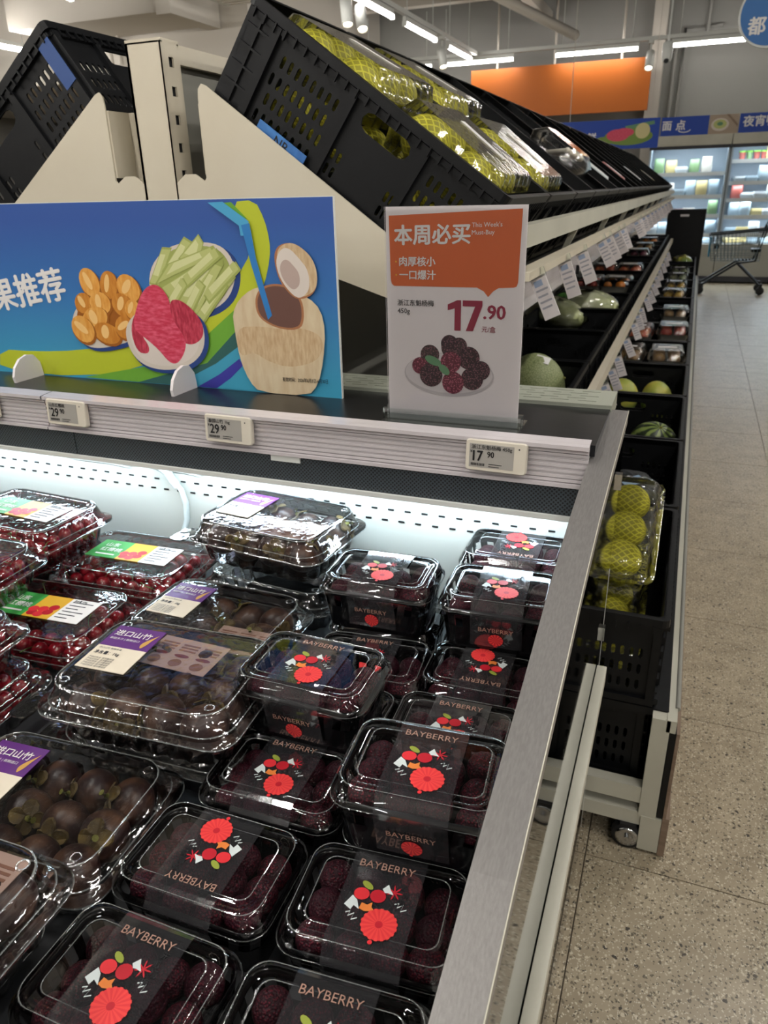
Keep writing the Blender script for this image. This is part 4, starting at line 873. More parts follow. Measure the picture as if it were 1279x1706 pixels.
# ------------------------------------------------------------------ blue promotion board
bd = thing('promotion_board', 'long blue promotion board printed with cut fruit and a coconut', 'sign board', (-.557, 1.186, 1.107))
MB().box(-1.15, 0, 0, .006, 0, .337).build('board', M['board'], bd)
MB().box(-1.15, .0, .006, .0065, 0, .337).box(0, .0012, 0, .006, 0, .337).box(-1.15, 0, .0005, .0055, .337, .3382).build('board_edge', M['white'], bd)
for i, x in enumerate((-.312, -.70)):
    c_ = [(-.0, .0), (-.075, .0), (-.077, .012), (-.07, .03), (-.055, .044), (-.035, .05), (-.018, .047), (-.004, .03), (-.001, .012)]
    me = plate2d(c_, [], .006); MB().mesh(me, Matrix(((0, 0, 1, 0), (1, 0, 0, 0), (0, 1, 0, 0), (0, 0, 0, 1)))).build('stand_foot', M['paper'], bd, (x, -.002, 0))
BA={
'yellow': [(-0.81,0.049),(-0.708,0.049),(-0.593,0.057),(-0.467,0.078),(-0.332,0.12),(-0.231,0.178),(-0.174,0.23),(-0.158,0.27),(-0.163,0.304),(-0.193,0.332),(-0.146,0.335),(-0.13,0.304),(-0.123,0.27),(-0.125,0.241),(-0.141,0.195),(-0.178,0.137),(-0.202,0.155),(-0.296,0.086),(-0.427,0.034),(-0.589,0.002),(-0.824,0.003)],
'green': [(-0.589,0.002),(-0.427,0.034),(-0.296,0.086),(-0.202,0.155),(-0.171,0.148),(-0.211,0.107),(-0.281,0.049),(-0.45,0.001)],
'green2': [(-0.213,0.331),(-0.193,0.332),(-0.163,0.304),(-0.177,0.309)],
'teal': [(-0.45,0.001),(-0.281,0.049),(-0.211,0.111),(-0.201,0.088),(-0.261,0.049),(-0.347,0.008),(-0.365,0.001)],
'cyan': [(-0.365,0.001),(-0.347,0.008),(-0.261,0.049),(-0.201,0.088),(-0.14,0.1),(-0.1,0.002),(-0.187,0.002)],
'purple': [(-0.309,0.001),(-0.257,0.028),(-0.208,0.061),(-0.201,0.049),(-0.231,0.023),(-0.265,0.001)],
'orange_plate': [(-0.595,0.11),(-0.584,0.134),(-0.563,0.153),(-0.522,0.165),(-0.463,0.17),(-0.423,0.14),(-0.418,0.105),(-0.459,0.08),(-0.514,0.067),(-0.553,0.064),(-0.581,0.075)],
'green_plate': [(-0.393,0.187),(-0.379,0.228),(-0.336,0.26),(-0.282,0.268),(-0.226,0.265),(-0.2,0.24),(-0.198,0.205),(-0.219,0.167),(-0.268,0.142),(-0.329,0.137),(-0.378,0.158)],
'red_plate': [(-0.463,0.092),(-0.455,0.116),(-0.429,0.139),(-0.38,0.158),(-0.325,0.159),(-0.282,0.135),(-0.275,0.1),(-0.288,0.065),(-0.324,0.04),(-0.375,0.029),(-0.424,0.034),(-0.454,0.057)],
'stick0': [(-0.387,0.196),(-0.35,0.255),(-0.331,0.254),(-0.368,0.191)],
'stick1': [(-0.353,0.218),(-0.3,0.273),(-0.285,0.265),(-0.317,0.213)],
'stick2': [(-0.313,0.24),(-0.268,0.278),(-0.26,0.265),(-0.275,0.229)],
'stick3': [(-0.371,0.194),(-0.338,0.229),(-0.245,0.258),(-0.237,0.245),(-0.331,0.21)],
'stick4': [(-0.362,0.186),(-0.241,0.245),(-0.228,0.238),(-0.323,0.176),(-0.346,0.167)],
'stick5': [(-0.345,0.164),(-0.293,0.198),(-0.235,0.24),(-0.228,0.23),(-0.31,0.154),(-0.326,0.156)],
'stick6': [(-0.31,0.152),(-0.239,0.23),(-0.225,0.225),(-0.288,0.142),(-0.299,0.139)],
'stick7': [(-0.288,0.142),(-0.231,0.199),(-0.205,0.218),(-0.202,0.204),(-0.258,0.145)],
'grap1': [(-0.419,0.162),(-0.399,0.185),(-0.377,0.194),(-0.359,0.186),(-0.345,0.164),(-0.348,0.131),(-0.322,0.098),(-0.322,0.075),(-0.344,0.045),(-0.365,0.044),(-0.389,0.072),(-0.42,0.094),(-0.443,0.11)],
'grap2': [(-0.348,0.164),(-0.324,0.167),(-0.3,0.152),(-0.279,0.128),(-0.278,0.1),(-0.304,0.082),(-0.33,0.086),(-0.348,0.12)],
'grap3': [(-0.449,0.11),(-0.421,0.151),(-0.425,0.099),(-0.407,0.073),(-0.415,0.059),(-0.441,0.063)],
'coco_body': [(-0.21,0.119),(-0.21,0.146),(-0.194,0.17),(-0.167,0.188),(-0.141,0.194),(-0.105,0.196),(-0.053,0.177),(-0.031,0.157),(-0.024,0.121),(-0.031,0.068),(-0.044,0.024),(-0.066,0.001),(-0.168,0.001),(-0.188,0.02),(-0.204,0.059)],
'coco_band': [(-0.207,0.119),(-0.161,0.124),(-0.112,0.12),(-0.069,0.125),(-0.029,0.111),(-0.033,0.079),(-0.056,0.061),(-0.105,0.051),(-0.148,0.062),(-0.172,0.077),(-0.206,0.064)],
'coco_hole': [(-0.156,0.174),(-0.142,0.19),(-0.117,0.196),(-0.088,0.191),(-0.069,0.171),(-0.068,0.141),(-0.077,0.124),(-0.111,0.123),(-0.141,0.133),(-0.156,0.148)],
'coco_lid': [(-0.116,0.241),(-0.109,0.259),(-0.093,0.266),(-0.076,0.266),(-0.052,0.251),(-0.038,0.232),(-0.034,0.207),(-0.039,0.187),(-0.057,0.175),(-0.077,0.173),(-0.094,0.186),(-0.109,0.206)],
'coco_flesh': [(-0.113,0.236),(-0.102,0.256),(-0.085,0.259),(-0.066,0.241),(-0.05,0.222),(-0.049,0.192),(-0.062,0.178),(-0.075,0.175),(-0.091,0.187),(-0.107,0.209)],
'straw': [(-0.175,0.295),(-0.158,0.298),(-0.151,0.241),(-0.128,0.144),(-0.137,0.136),(-0.162,0.231)],
'straw2': [(-0.238,0.332),(-0.208,0.333),(-0.159,0.301),(-0.166,0.278),(-0.178,0.278),(-0.179,0.294)],
}
JK = [(-0.531,0.193,0.019,0.023),(-0.485,0.189,0.017,0.022),(-0.439,0.184,0.023,0.02),(-0.555,0.153,0.018,0.016),(-0.513,0.154,0.021,0.018),(-0.459,0.152,0.021,0.018),(-0.532,0.124,0.027,0.018),(-0.508,0.096,0.027,0.017),(-0.567,0.102,0.021,0.024),(-0.461,0.11,0.018,0.02),(-0.436,0.145,0.014,0.016)]
def smooth_poly(pts, it=2):
    for _ in range(it):
        o = []
        for a, b_ in zip(pts, pts[1:]+pts[:1]): o += [(a[0]*.75+b_[0]*.25, a[1]*.75+b_[1]*.25), (a[0]*.25+b_[0]*.75, a[1]*.25+b_[1]*.75)]
        pts = o
    return pts
def flat(name, items, mats):
    p = MB(); global LAY
    for pts, m_ in items: LAY += 1; p.add([(x, -.0004-.00004*LAY, z) for x, z in pts], [tuple(range(len(pts)))], m_)
    return p.build(name, mats, bd)
LAY = 0
flat('swoosh_print', [(smooth_poly(BA['yellow'], 1), 0), (BA['green'], 1), (BA['green2'], 1), (BA['teal'], 2), (BA['cyan'], 3), (BA['purple'], 4)], [M['b_yellow'], M['b_green'], M['b_teal'], M['b_cyan'], M['b_purple']])
el = lambda c: [(c[0]+c[2]*math.cos(a), c[1]+c[3]*math.sin(a)) for a in [2*math.pi*q/16 for q in range(16)]]
def inset(pts, f, d=(0, 0)):
    cx, cz = sum(p[0] for p in pts)/len(pts), sum(p[1] for p in pts)/len(pts)
    return [(cx+(x-cx)*f+d[0], cz+(z-cz)*f+d[1]) for x, z in pts]
gi = [(inset(smooth_poly(BA['green_plate']), 1.03, (.008, -.006)), 4), (smooth_poly(BA['green_plate']), 0), (inset(smooth_poly(BA['green_plate']), .9), 5)]
for i in range(8):
    q = BA['stick%d' % i]; gi += [(inset(q, 1.12), 2), (q, 1), (inset(q, .62, (-.002, .003)), 3)]
for (x, z, a_) in ((-.34, .165, 50), (-.3, .16, 55), (-.255, .165, 48), (-.23, .2, 40), (-.27, .225, 35)):
    c_, s2 = math.cos(R(a_)), math.sin(R(a_)); q = [(x+u*c_-v*s2, z+u*s2+v*c_) for u, v in ((-.045, -.008), (.045, -.009), (.047, .007), (-.043, .009))]; gi += [(inset(q, 1.08, (.002, -.003)), 2), (q, 1), (inset(q, .7, (-.001, .002)), 3)]
flat('guava_picture', gi, [M['b_bowl'], M['b_stick'], M['b_stick2'], M['b_stick3'], M['b_shade'], M['b_stick2']])
ji = [(inset(smooth_poly(BA['orange_plate']), 1.03, (.008, -.005)), 3), (smooth_poly(BA['orange_plate']), 0), (inset(smooth_poly(BA['orange_plate']), .86, (.004, .012)), 4)]
def rel(c, f, a_, d=(0, 0)):
    c_, s2 = math.cos(a_), math.sin(a_); return [(c[0]+d[0]+f*(c[2]*math.cos(q)*c_-c[3]*math.sin(q)*s2), c[1]+d[1]+f*(c[2]*math.cos(q)*s2+c[3]*math.sin(q)*c_)) for q in [2*math.pi*k_/18 for k_ in range(18)]]
for i, c_ in enumerate(JK):
    a_ = R((25, -15, -40, 30, 0, -25, 20, -10, 55, -60, -30)[i]); ji += [(rel(c_, 1.32, a_, (.002, -.003)), 4), (rel(c_, 1.22, a_), 1+i % 2), (rel((c_[0]-.004, c_[1]+.003, c_[2]*.35, c_[3]*.8), 1, a_), 5)]
flat('jackfruit_picture', ji, [M['b_bowl'], M['b_orange'], M['b_orange2'], M['b_shade'], M['b_orange3'], M['b_hl']])
flat('grapefruit_picture', [(inset(smooth_poly(BA['red_plate']), 1.03, (.006, -.005)), 3), (smooth_poly(BA['red_plate']), 0), (inset(smooth_poly(BA['red_plate']), .88), 4)]+[(smooth_poly(BA['grap%d' % i]), j) for i, j in ((3, 2), (2, 2), (1, 1))]+[(inset(smooth_poly(BA['grap1']), .35, (-.012, .03)), 5)], [M['b_bowl'], M['b_pink'], M['b_pink2'], M['b_shade'], M['b_flesh'], M['b_pink']])
flat('coconut_picture', [(smooth_poly(BA['coco_body'], 1), 0), (smooth_poly(BA['coco_band']), 1), (inset(smooth_poly(BA['coco_hole']), 1.1), 4), (smooth_poly(BA['coco_hole']), 2), (smooth_poly(BA['coco_lid']), 4), (inset(smooth_poly(BA['coco_lid']), .95, (.003, .002)), 1), (smooth_poly(BA['coco_flesh']), 3), (inset(smooth_poly(BA['coco_flesh']), .6, (-.006, -.002)), 5)], [M['b_coco'], M['b_coco2'], M['b_hole'], M['b_flesh'], M['b_rim'], M['b_flesh2']])
flat('straw_picture', [(BA['straw2'], 1), (BA['straw'], 0)], [M['b_straw'], M['b_straw2']])
MB().text('果推荐', .068, XZ(-.0006), 0, .03, (-.596, .165), R(9), 'R').build('lettering', M['white_ink'], bd)
MB().text('有效时间：2026年6月1日-6月30日', .0088, XZ(-.0045), 0, .004, (-.024, .0275), R(1), 'R', .72).build('small_print', M['ink'], bd)

# ------------------------------------------------------------------ bayberry boxes
def bay_parts():
    W, D = .164, .112
    def ring(f, z): return rr(.148+f*.016, .096+f*.016, .02, z, 5)
    lo = MB(); lo.loft([ring(0, 0), ring(.55, .036)], cap0=True); lo.loft([[(x*.985, y*.98, z) for x, y, z in ring(.55, .036)], [(x*.985, y*.98, .003) for x, y, z in ring(0, .003)]], cap1=True)
    a, b_ = ring(.55, .036), ring(.9, .058); N = 46
    ra, rb = rr(.148+.55*.016, .096+.55*.016, .02, .036, 5, 0, N), rr(.148+.9*.016, .096+.9*.016, .02, .057, 5, 0, N)
    for i in range(0, N):
        # bars between the slots; the slots fill the rest
        p0, p1 = Vector(ra[i]), Vector(ra[(i+1) % N]); q0, q1 = Vector(rb[i]), Vector(rb[(i+1) % N])
        if i % 2: lo.add([p0, p1, q1, q0, p0*.985, p1*.985, q1*.985, q0*.985], [(0, 1, 2, 3), (7, 6, 5, 4), (0, 3, 7, 4), (1, 5, 6, 2)])
    lo.loft([ring(.9, .056), ring(1, .066), [(x*.985, y*.98, z) for x, y, z in ring(1, .066)], [(x*.985, y*.98, z) for x, y, z in ring(.9, .056)]])
    base = lo.data('basket', M['berrybox'])
    L = MB(); L.loft([rr(.172, .120, .024, .056, 6), rr(.174, .122, .025, .060, 6), rr(.172, .120, .024, .067, 6), rr(.166, .114, .022, .0685, 6), rr(.159, .107, .02, .079, 6), rr(.155, .103, .02, .082, 6), rr(.140, .088, .017, .0822, 6), rr(.136, .084, .015, .0800, 6), rr(.128, .076, .012, .0798, 6), rr(.125, .073, .011, .0818, 6), rr(.122, .070, .01, .0818, 6)], cap1=True)
    lid = L.data('lid', M['plastic_flat'])
    R_ = MB()
    for w_, d, r, z in ((.1735, .1215, .0245, .0625), (.1545, .1025, .0195, .0823), (.1255, .0735, .0115, .0820)):
        ro = [rr(w_, d, r, z, 6), rr(w_-.0009, d-.0009, r, z+.0005, 6), rr(w_-.0018, d-.0018, r, z, 6)]; R_.loft(ro)
    ridge = R_.data('ridge', clear('lid_ridge_glint', (.9, .92, .92), .12, 2.5, .12, haze=.22, hazecol='dfe6e6'))  # pale haze on the ridges paints the bright line highlights of the lid
    h = .036
    path = [(-.0525, .010), (-.0585, .045), (-.0618, .058), (-.0622, .066), (-.0575, .0705), (-.0525, .0815), (-.046, .0836), (0, .0838), (.046, .0836), (.0525, .0815), (.0575, .0705), (.0622, .066), (.0618, .058), (.0585, .045), (.0525, .010)]
    F = MB(); F.loft([[(-h, y, z), (h, y, z)] for y, z in path], closed=False, smooth=False)
    film = F.data('sleeve', M['film'])
    p = MB(); T_ = XY(.0843)
    p.text('BAYBERRY', .0118, T_, 0, .0, (-.001, .030), 0, 'C')
    for i, ch in enumerate('东魁杨梅'): p.text(ch, .0078, T_, 1, .02, (.020-.003*(i % 2), .0225-i*.0085))
    c = (.008, -.026); n = 36
    for q in range(n):
        a0, a1 = 2*math.pi*q/n, 2*math.pi*(q+1)/n; rr_ = .0162+.0007*(q % 2)
        p.poly([(c[0]+.0035*math.cos(a0), c[1]+.0035*math.sin(a0)), (c[0]+rr_*math.cos(a0), c[1]+rr_*.95*math.sin(a0)), (c[0]+rr_*math.cos(a1), c[1]+rr_*.95*math.sin(a1)), (c[0]+.0035*math.cos(a1), c[1]+.0035*math.sin(a1))], XY(.0846), 2+q % 2)
    p.ell(c, .0036, .0036, XY(.0846), 4, 12); p.ell((c[0]-.003, c[1]-.018), .0022, .0022, XY(.0845), 2, 8)
    p.ell((-.0165, .0005), .0075, .0065, XY(.0845), 2, 14); p.ell((-.001, .0015), .0075, .0070, XY(.08452), 4, 14)
    p.ell((-.0135, .0105), .0065, .0032, XY(.0845), 5, 12, R(-30))
    for q in range(7): p.ell((.013+.004*math.cos(q*.9), .009+.004*math.sin(q*.9)), .0042, .0008, XY(.08445+.00002*q), 4, 6, q*.9)
    p.poly([(-.029, -.014), (-.024, -.003), (-.0185, -.007), (-.014, -.016), (-.020, -.013), (-.0215, -.018)], XY(.08455), 6)
    p.poly([(.001, .010), (.0055, .016), (.0085, .011), (.013, .006), (.007, .007), (.004, .0065)], XY(.08455), 6)
    p.poly([(-.0145, -.015), (-.0135, -.0085), (-.008, -.0095), (-.004, -.006), (-.0035, -.011), (.0, -.014), (-.005, -.0155), (-.009, -.0165)], XY(.08458), 7)
    def zig(x, y, s_):
        pts = [(x, y), (x+s_*.004, y+.002), (x+s_*.003, y-.003), (x+s_*.008, y+.001), (x+s_*.007, y-.006), (x+s_*.012, y-.003)]
        for a_, b2 in zip(pts, pts[1:]): p.poly([a_, b2, (b2[0], b2[1]-.0011), (a_[0], a_[1]-.0011)], XY(.08445), 6)
    zig(-.025, -.021, 1); zig(.016, -.002, 1)
    fd = Vector((0, -.0060, .035)).normalized(); f0 = Vector((0, -.0530, .010)); fn = Vector((0, -.986, -.168))*.0007
    TF = lambda u, v: tuple(Vector((u, 0, 0))+f0+fd*v+fn)
    def front(T_, s_):
        nonlocal p
        p.text('BAYBERRY', .0105, T_, 0, 0., (0, .0275), 0, 'C')
        for q in range(24):
            a0, a1 = 2*math.pi*q/24, 2*math.pi*(q+1)/24
            p.poly([(0, .014), (.0105*math.cos(a0), .014+.0105*math.sin(a0)), (.0105*math.cos(a1), .014+.0105*math.sin(a1))], T_, 4 if q % 2 else 3)
        p.ell((-.001, .0025), .002, .0012, T_, 2, 8)
    pm = [M['rosegold'], M['ink'], M['red'], M['red2'], M['red3'], M['leafp'], M['splash'], M['orangep']]
    prints = p.data('top_print', pm); p = MB(); front(TF, 1)
    fprint = p.data('front_print', pm)
    return base, lid, ridge, film, prints, fprint
BP = bay_parts()
bb = [MB().sph(.0178, (0, 0, 0), 22, 14, fn=lambda d, s_=s_: 1+.035*math.sin(23*d.x+s_)*math.sin(21*d.y)*math.sin(19*d.z+1)).data('bayberry', M['bayberry']) for s_ in (0, 2.2)]
LOWZ, HIGHZ = DECK, DECK+.083
BAY = [  # x, y, rot, level, berries?, label
 (-.368, .300, 0, 0, 1, 'bayberry box in the front row at the lower left corner'),
 (-.194, .442, 5, 0, 1, 'bayberry box in the second row touching the steel end cap'),
 (-.371, .431, 181, 0, 1, 'bayberry box with its lettering upside down'),
 (-.360, .562, 2, 0, 1, 'bayberry box flat on the deck behind the upside-down one'),
 (-.192, .310, 5, 0, 1, 'bayberry box in the front row beside the steel end cap'),
 (-.182, .542, 5, 1, 1, 'bayberry box standing high in front against the end cap'),
 (-.363, .654, 0, 1, 1, 'bayberry box standing high in the middle beside the mangosteens'),
 (-.372, .908, 3, 1, 1, 'bayberry box standing high behind, next to the mangosteen pack'),
 (-.190, .916, 4, 1, 1, 'bayberry box with glaring lid high near the back'),
 (-.196, 1.045, 181, 1, 1, 'bayberry box against the lit back wall'),
 (-.196, .700, 3, 0, 1, 'bayberry box squeezed low behind the tall front one'),
 (-.192, .826, 182, 0, 1, 'bayberry box low in the middle with its picture turned away'),
 (-.352, .800, 6, 0, 1, 'dark bayberry box low between the two tall middle ones'),
 (-.185, .570, 4, 0, 0, 'bayberry box underneath the tall front one'),
 (-.360, .681, 0, 0, 0, 'bayberry box underneath the tall middle one'),
 (-.370, .926, 2, 0, 0, 'bayberry box underneath the tall rear one'),
 (-.190, .946, 3, 0, 0, 'bayberry box underneath the glaring one'),
 (-.192, 1.066, 0, 0, 0, 'bayberry box underneath the one at the back wall')]
for bi, (x, y, rz, lv, full, lb_) in enumerate(BAY):
    z = HIGHZ if lv else LOWZ; t = thing('bayberry_box', 'black '+lb_ if not lb_.startswith('dark') else lb_, 'fruit box', (x, y, z), (0, 0, R(rz)), 'bayberry boxes in the case')
    obj('basket', BP[0], t); ld = obj('lid', BP[1], t); obj('ridge', BP[2], ld); sl = obj('sleeve', BP[3], t); obj('top_print', BP[4], sl); obj('front_print', BP[5], sl)
    if not full: continue
    for a in range(4):
        for c in range(3):
            lx, ly = -.0535+a*.0357+random.uniform(-.001, .001), -.0318+c*.0318+random.uniform(-.001, .001); q = Matrix.Rotation(R(rz), 2) @ Vector((lx, ly))
            o = obj('bayberry', bb[(a+c) % 2], None, (x+q.x, y+q.y, z+.046+random.uniform(-.004, .012)), (random.random()*6, random.random()*6, random.random()*6))
            l3 = lb_.replace('dark ', '').replace('bayberry box', 'box'); tag(o, 'dark red bayberry inside the '+l3, 'bayberry', 'bayberries in the '+l3)

# ------------------------------------------------------------------ clear clamshells
def clam_parts(w_, d, h, nf=112):
    hr = h*.58; T_ = MB()
    T_.loft([rr(w_*.80, d*.76, .03, 0, 5, .003, nf), rr(w_*.84, d*.80, .032, .004, 5, .003, nf), rr(w_*.90, d*.87, .034, hr*.9, 5, .003, nf), rr(w_*.915, d*.885, .034, hr*.97, 5, 0, nf), rr(w_, d, .03, hr, 5, 0, nf), rr(w_, d, .03, hr+.002, 5, 0, nf)], cap0=True)
    tray = T_.data('tray', M['plastic'])
    L = MB(); L.loft([rr(w_*1.005, d*1.005, .03, hr-.004, 5, 0, nf), rr(w_*1.005, d*1.005, .03, hr+.004, 5, 0, nf), rr(w_*.955, d*.94, .034, hr+.004, 5, 0, nf), rr(w_*.94, d*.925, .034, hr+.010, 5, 0, nf), rr(w_*.92, d*.90, .034, hr+.010, 5, 0, nf), rr(w_*.885, d*.85, .032, h*.93, 5, .0012, nf), rr(w_*.86, d*.82, .03, h, 5, 0, nf), rr(w_*.8, d*.75, .03, h*.985, 5, 0, nf)], cap1=True)
    lid = L.data('lid', M['plastic'])
    B = MB()
    for ww, dd, r, z in ((1.008, 1.008, .03, hr), (.945, .93, .034, hr+.0085), (.872, .835, .031, h*.99)):
        a = w_*ww; b_ = d*dd; B.loft([rr(a, b_, r, z, 5), rr(a-.0014, b_-.0014, r, z+.0012, 5), rr(a-.0028, b_-.0028, r, z, 5)])
    bead = B.data('bead', clear('shell_bead_glint', (.9, .93, .93), .1, 2.5, .15, haze=.28, hazecol='dfe8e8'))  # pale haze on the beads paints white streak reflections of the plastic
    V = MB(); V.lathe([(.0045, h*.99), (.0045, h*.99+.0012), (.0062, h*.99+.0012), (.0062, h*.99)], 14, cap0=False, cap1=False)
    vent = V.data('vent_ring', M['plastic'])
    G = MB(); G.loft([rr(.03, .05, .01, hr-.001, 3, cx=-w_/2-.008, cy=-d*.42), rr(.03, .05, .01, hr+.001, 3, cx=-w_/2-.008, cy=-d*.42)], cap0=True, cap1=True)
    tab = G.data('tab', M['plastic'])
    return tray, lid, bead, vent, tab
MW, MD, MH = .265, .19, .078
CW, CD, CH = .268, .185, .076
MP = clam_parts(MW, MD, MH); CP = clam_parts(CW, CD, CH)
# mangosteen label, lying on the lid
def mlabel():
    z = MH+.0008; p = MB(); p.box(-.105, -.035, .012, .058, MH-.0002, z, 0); p.box(-.105, -.035, -.036, .012, MH-.0002, z, 1); lab = p.data('label', [M['purple'], M['label']])
    p = MB(); T_ = XY(z+.0003)
    p.text('进口山竹', .0135, T_, 0, .02, (-.1, .037)); p.text('鲜甜多汁 | 新鲜进口', .005, T_, 0, .0, (-.1, .027))
    p.poly(smooth_poly([(-.048, .016), (-.052, .024), (-.048, .034), (-.041, .044), (-.038, .05), (-.042, .036), (-.043, .026), (-.046, .018)]), T_, 1)
    p.text('净含量：1kg', .0075, T_, 2, .01, (-.1, -.006), 0, 'L', .9); p.text('进口山竹 新鲜水果', .004, T_, 2, 0., (-.1, .005))
    for i in range(5): p.text('产地见包装 请冷藏保存', .0036, T_, 2, 0, (-.1, -.016-i*.0042))
    pr = p.data('label_print', [M['white_ink'], M['labelgold'], M['ink_dark']])
    c = MB(); c.box(-.05, .05, -.032, .032, 0, .0008, 0); lf = c.data('leaflet', M['leaflet'])
    p = MB(); T_ = XY(.0012)
    for i in range(3):
        for j in range(3): p.box(-.045+i*.032, -.02+i*.032, .018-j*.006, .021-j*.006, .0009, .0012, 0)
        p.ell((-.033+i*.032, -.004), .011, .0035, T_, 1, 12); p.ell((-.033+i*.032, -.019), .009, .008, T_, 0, 14)
    lp = p.data('leaflet_print', [M['leafink'], M['leafred']])
    return lab, pr, lf, lp
ML = mlabel()
def clabel():
    z = CH+.0008; p = MB()
    p.box(-.085, -.02, -.03, .035, CH-.0002, z, 0); p.box(-.02, .03, -.03, .035, CH-.0002, z, 1); p.box(.03, .085, -.03, .035, CH-.0002, z, 2); lab = p.data('label', [M['lab_green'], M['lab_yellow'], M['white_ink']])
    p = MB(); T_ = XY(z+.0003); p.text('山东', .015, T_, 0, .02, (-.07, .012)); p.text('红樱桃', .015, T_, 0, .02, (-.07, -.006)); p.box(-.07, -.03, -.02, -.016, z, z+.0003, 0)
    for i, (x, y) in enumerate(((-.01, -.018), (.004, -.02), (.016, -.012), (.002, -.005), (.018, .002), (-.014, -.008))): p.ell((x, y), .009, .008, XY(z+.0003+.00003*i), 1 if i % 2 else 2, 12)
    for i in range(6): p.box(.036, .075-(i % 3)*.008, .024-i*.009, .026-i*.009, z, z+.0003, 3)
    p.text('净含量 500g', .006, T_, 3, .01, (.036, .027), 0, 'L', .8)
    return lab, p.data('label_print', [M['white_ink'], M['red'], M['red3'], M['ink_dark']])
CLB = clabel()
mg_me = [MB().sph(.0285, (0, 0, 0), 22, 14, sc=(1, 1, .88), fn=lambda d, s_=s_: 1+.02*math.sin(5*d.x+s_)*math.sin(4*d.y)).data('mangosteen', M['mango']) for s_ in (0, 1.7)]
def calyx():
    p = MB()
    for i in range(4):
        a = i*math.pi/2+.3; c = Vector((.011*math.cos(a), .011*math.sin(a), .0255)); t = Vector((-math.sin(a), math.cos(a), 0)); u = Vector((math.cos(a), math.sin(a), -.25))
        ring = [c+t*.0095*math.cos(q)+u*.0095*math.sin(q)+Vector((0, 0, .0015*math.cos(2*q))) for q in [2*math.pi*k_/10 for k_ in range(10)]]
        p.loft([ring, [c+(v-c)*.9+Vector((0, 0, .0022)) for v in ring]], cap0=True, cap1=True)
    p.tube([(0, 0, .024), (.002, .001, .032), (.006, .003, .039)], [.004, .0032, .0036], 8, 1); return p.data('calyx', [M['calyx'], M['stem']])
CX = calyx()
MANG = [  # x, y, rot, base z, fruit?, leaflet(x,y,z,rot), label
 (-.605, 1.005, -6, .870, 1, (.045, -.022, .066, 6), 'mangosteen clamshell raised at the lit back wall'),
 (-.625, .828, 0, .775, 1, (.075, -.045, .064, 2), 'mangosteen clamshell with glaring lid low before the raised one'),
 (-.540, .603, 4, .846, 1, (.0, .04, .062, -4), 'mangosteen clamshell on top in the middle of the left half'),
 (-.600, .440, 4, DECK, 1, None, 'mangosteen clamshell flat in front with a bright purple label'),
 (-.566, .245, 2, .846, 1, (.04, .045, .064, 0), 'mangosteen clamshell at the lower left picture corner'),
 (-.560, .632, 3, DECK, 0, None, 'mangosteen clamshell under the middle one'),
 (-.605, 1.020, -4, DECK, 0, None, 'mangosteen clamshell under the one at the back wall'),
 (-.620, .245, 0, DECK, 0, None, 'mangosteen clamshell under the corner one')]
for (x, y, rz, z, full, lf, lb_) in MANG:
    t = thing('mangosteen_clamshell', 'clear '+lb_, 'fruit pack', (x, y, z), (0, 0, R(rz)), 'mangosteen clamshells in the case')
    obj('tray', MP[0], t); ld = obj('lid', MP[1], t); obj('bead', MP[2], ld); [obj('vent_ring', MP[3], ld, (sx*MW*.37, sy*MD*.33, 0)) for sx in (-1, 1) for sy in (-1, 1)]; obj('tab', MP[4], t)
    if full: la = obj('label', ML[0], t); obj('label_print', ML[1], la)
    if lf:
        l2 = obj('leaflet', ML[2], t, lf[:3], (0, 0, R(lf[3]))); obj('leaflet_print', ML[3], l2)
    if not full and y > .3: continue
    for a in range(4):
        for c in range(3):
            lx, ly = -.078+a*.052+random.uniform(-.001, .001), -.05+c*.05+random.uniform(-.001, .001); q = Matrix.Rotation(R(rz), 2) @ Vector((lx, ly))
            dr = Vector((random.gauss(0, .6), random.gauss(-.2, .6), random.uniform(-.2, 1))).normalized(); e = Vector((0, 0, 1)).rotation_difference(dr).to_euler()
            o = obj('mangosteen', mg_me[(a+c) % 2], None, (x+q.x, y+q.y, z+.033+random.uniform(0, .006)), e); tag(o, 'purple-brown mangosteen inside the '+lb_.replace('mangosteen clamshell', 'clamshell'), 'mangosteen', 'mangosteens in the '+lb_.replace('mangosteen ', ''))
            obj('calyx', CX, o)
ch_me = MB().sph(.0128, (0, 0, 0), 14, 9, sc=(1.03, .97, .95)).data('cherry', M['cherry'])
cs_me = MB().tube([(0, 0, .011), (.003, 0, .02), (.009, .003, .029), (.018, .004, .034)], .0008, 5).data('stem', M['cherrystem'])
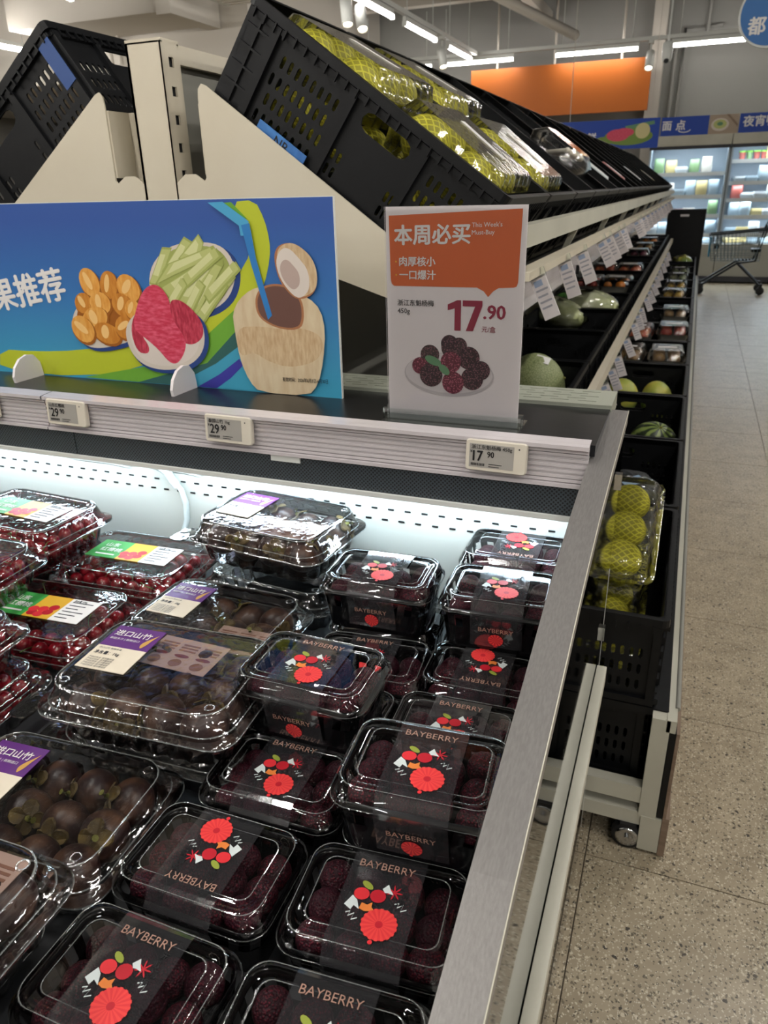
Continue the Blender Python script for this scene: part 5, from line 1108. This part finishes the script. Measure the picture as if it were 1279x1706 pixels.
CHER = [  # x, y, rot, z, full, label
 (-1.095, .925, -3, DECK+.079, 1, 'cherry clamshell on top at the back left'),
 (-.888, .958, 3, DECK+.006, 1, 'cherry clamshell with a green label before the white cable'),
 (-1.075, .735, 2, DECK+.079, 1, 'cherry clamshell on top at the left picture edge'),
 (-.930, .553, 3, DECK+.079, 1, 'cherry clamshell stacked nearest at the left edge'),
 (-.905, .757, 4, DECK, 1, 'cherry clamshell low between the stacks'),
 (-.912, .556, 2, DECK, 1, 'cherry clamshell underneath the nearest left stack'),
 (-1.185, .740, 0, DECK, 0, 'cherry clamshell underneath the left edge stack'),
 (-.875, .355, 5, DECK, 1, 'cherry clamshell lowest at the left edge'),
 (-1.16, .945, 0, DECK, 0, 'cherry clamshell underneath the back left one'),
 (-1.385, .940, 0, DECK+.079, 0, 'cherry clamshell cut by the left picture edge')]
under = MB(); ico = MB().sph(.0128, (0, 0, 0), 8, 6)
for (x, y, rz, z, full, lb_) in CHER:
    t = thing('cherry_clamshell', 'clear '+lb_, 'fruit pack', (x, y, z), (0, 0, R(rz)), 'cherry clamshells in the case')
    obj('tray', CP[0], t); ld = obj('lid', CP[1], t); obj('bead', CP[2], ld); [obj('vent_ring', CP[3], ld, (sx*CW*.37, sy*CD*.33, 0)) for sx in (-1, 1) for sy in (-1, 1)]; obj('tab', CP[4], t); la = obj('label', CLB[0], t); obj('label_print', CLB[1], la)
    mz = Matrix.Translation((x, y, z)) @ Matrix.Rotation(R(rz), 4, 'Z')
    for lay, (nx, ny, zz, sx, sy) in enumerate(((7, 5, .0145, .0285, .0268), (7, 5, .037, .0300, .0282))):
        for a in range(nx):
            for c in range(ny):
                pl = Vector(((a-(nx-1)/2)*sx+random.uniform(-.001, .001), (c-(ny-1)/2)*sy+random.uniform(-.001, .001), zz+random.uniform(0, .006)*lay)); pg = mz @ pl
                if lay == 1 and full:
                    o = obj('cherry', ch_me, None, pg, (random.uniform(-1, 1), random.uniform(-1, 1), random.random()*6)); tag(o, 'dark red cherry inside the '+lb_.replace('cherry ', ''), 'cherry', 'cherries in the '+lb_.replace('cherry ', ''))
                    if random.random() < .3: obj('stem', cs_me, o)
                else: under.add([(v[0]+pg.x, v[1]+pg.y, v[2]+pg.z) for v in ico.v], ico.f, 0, True)
tag(under.build('cherries_below', M['cherry']), 'dark red cherries heaped below the top layers in the clamshells', 'cherries', None, 'stuff')
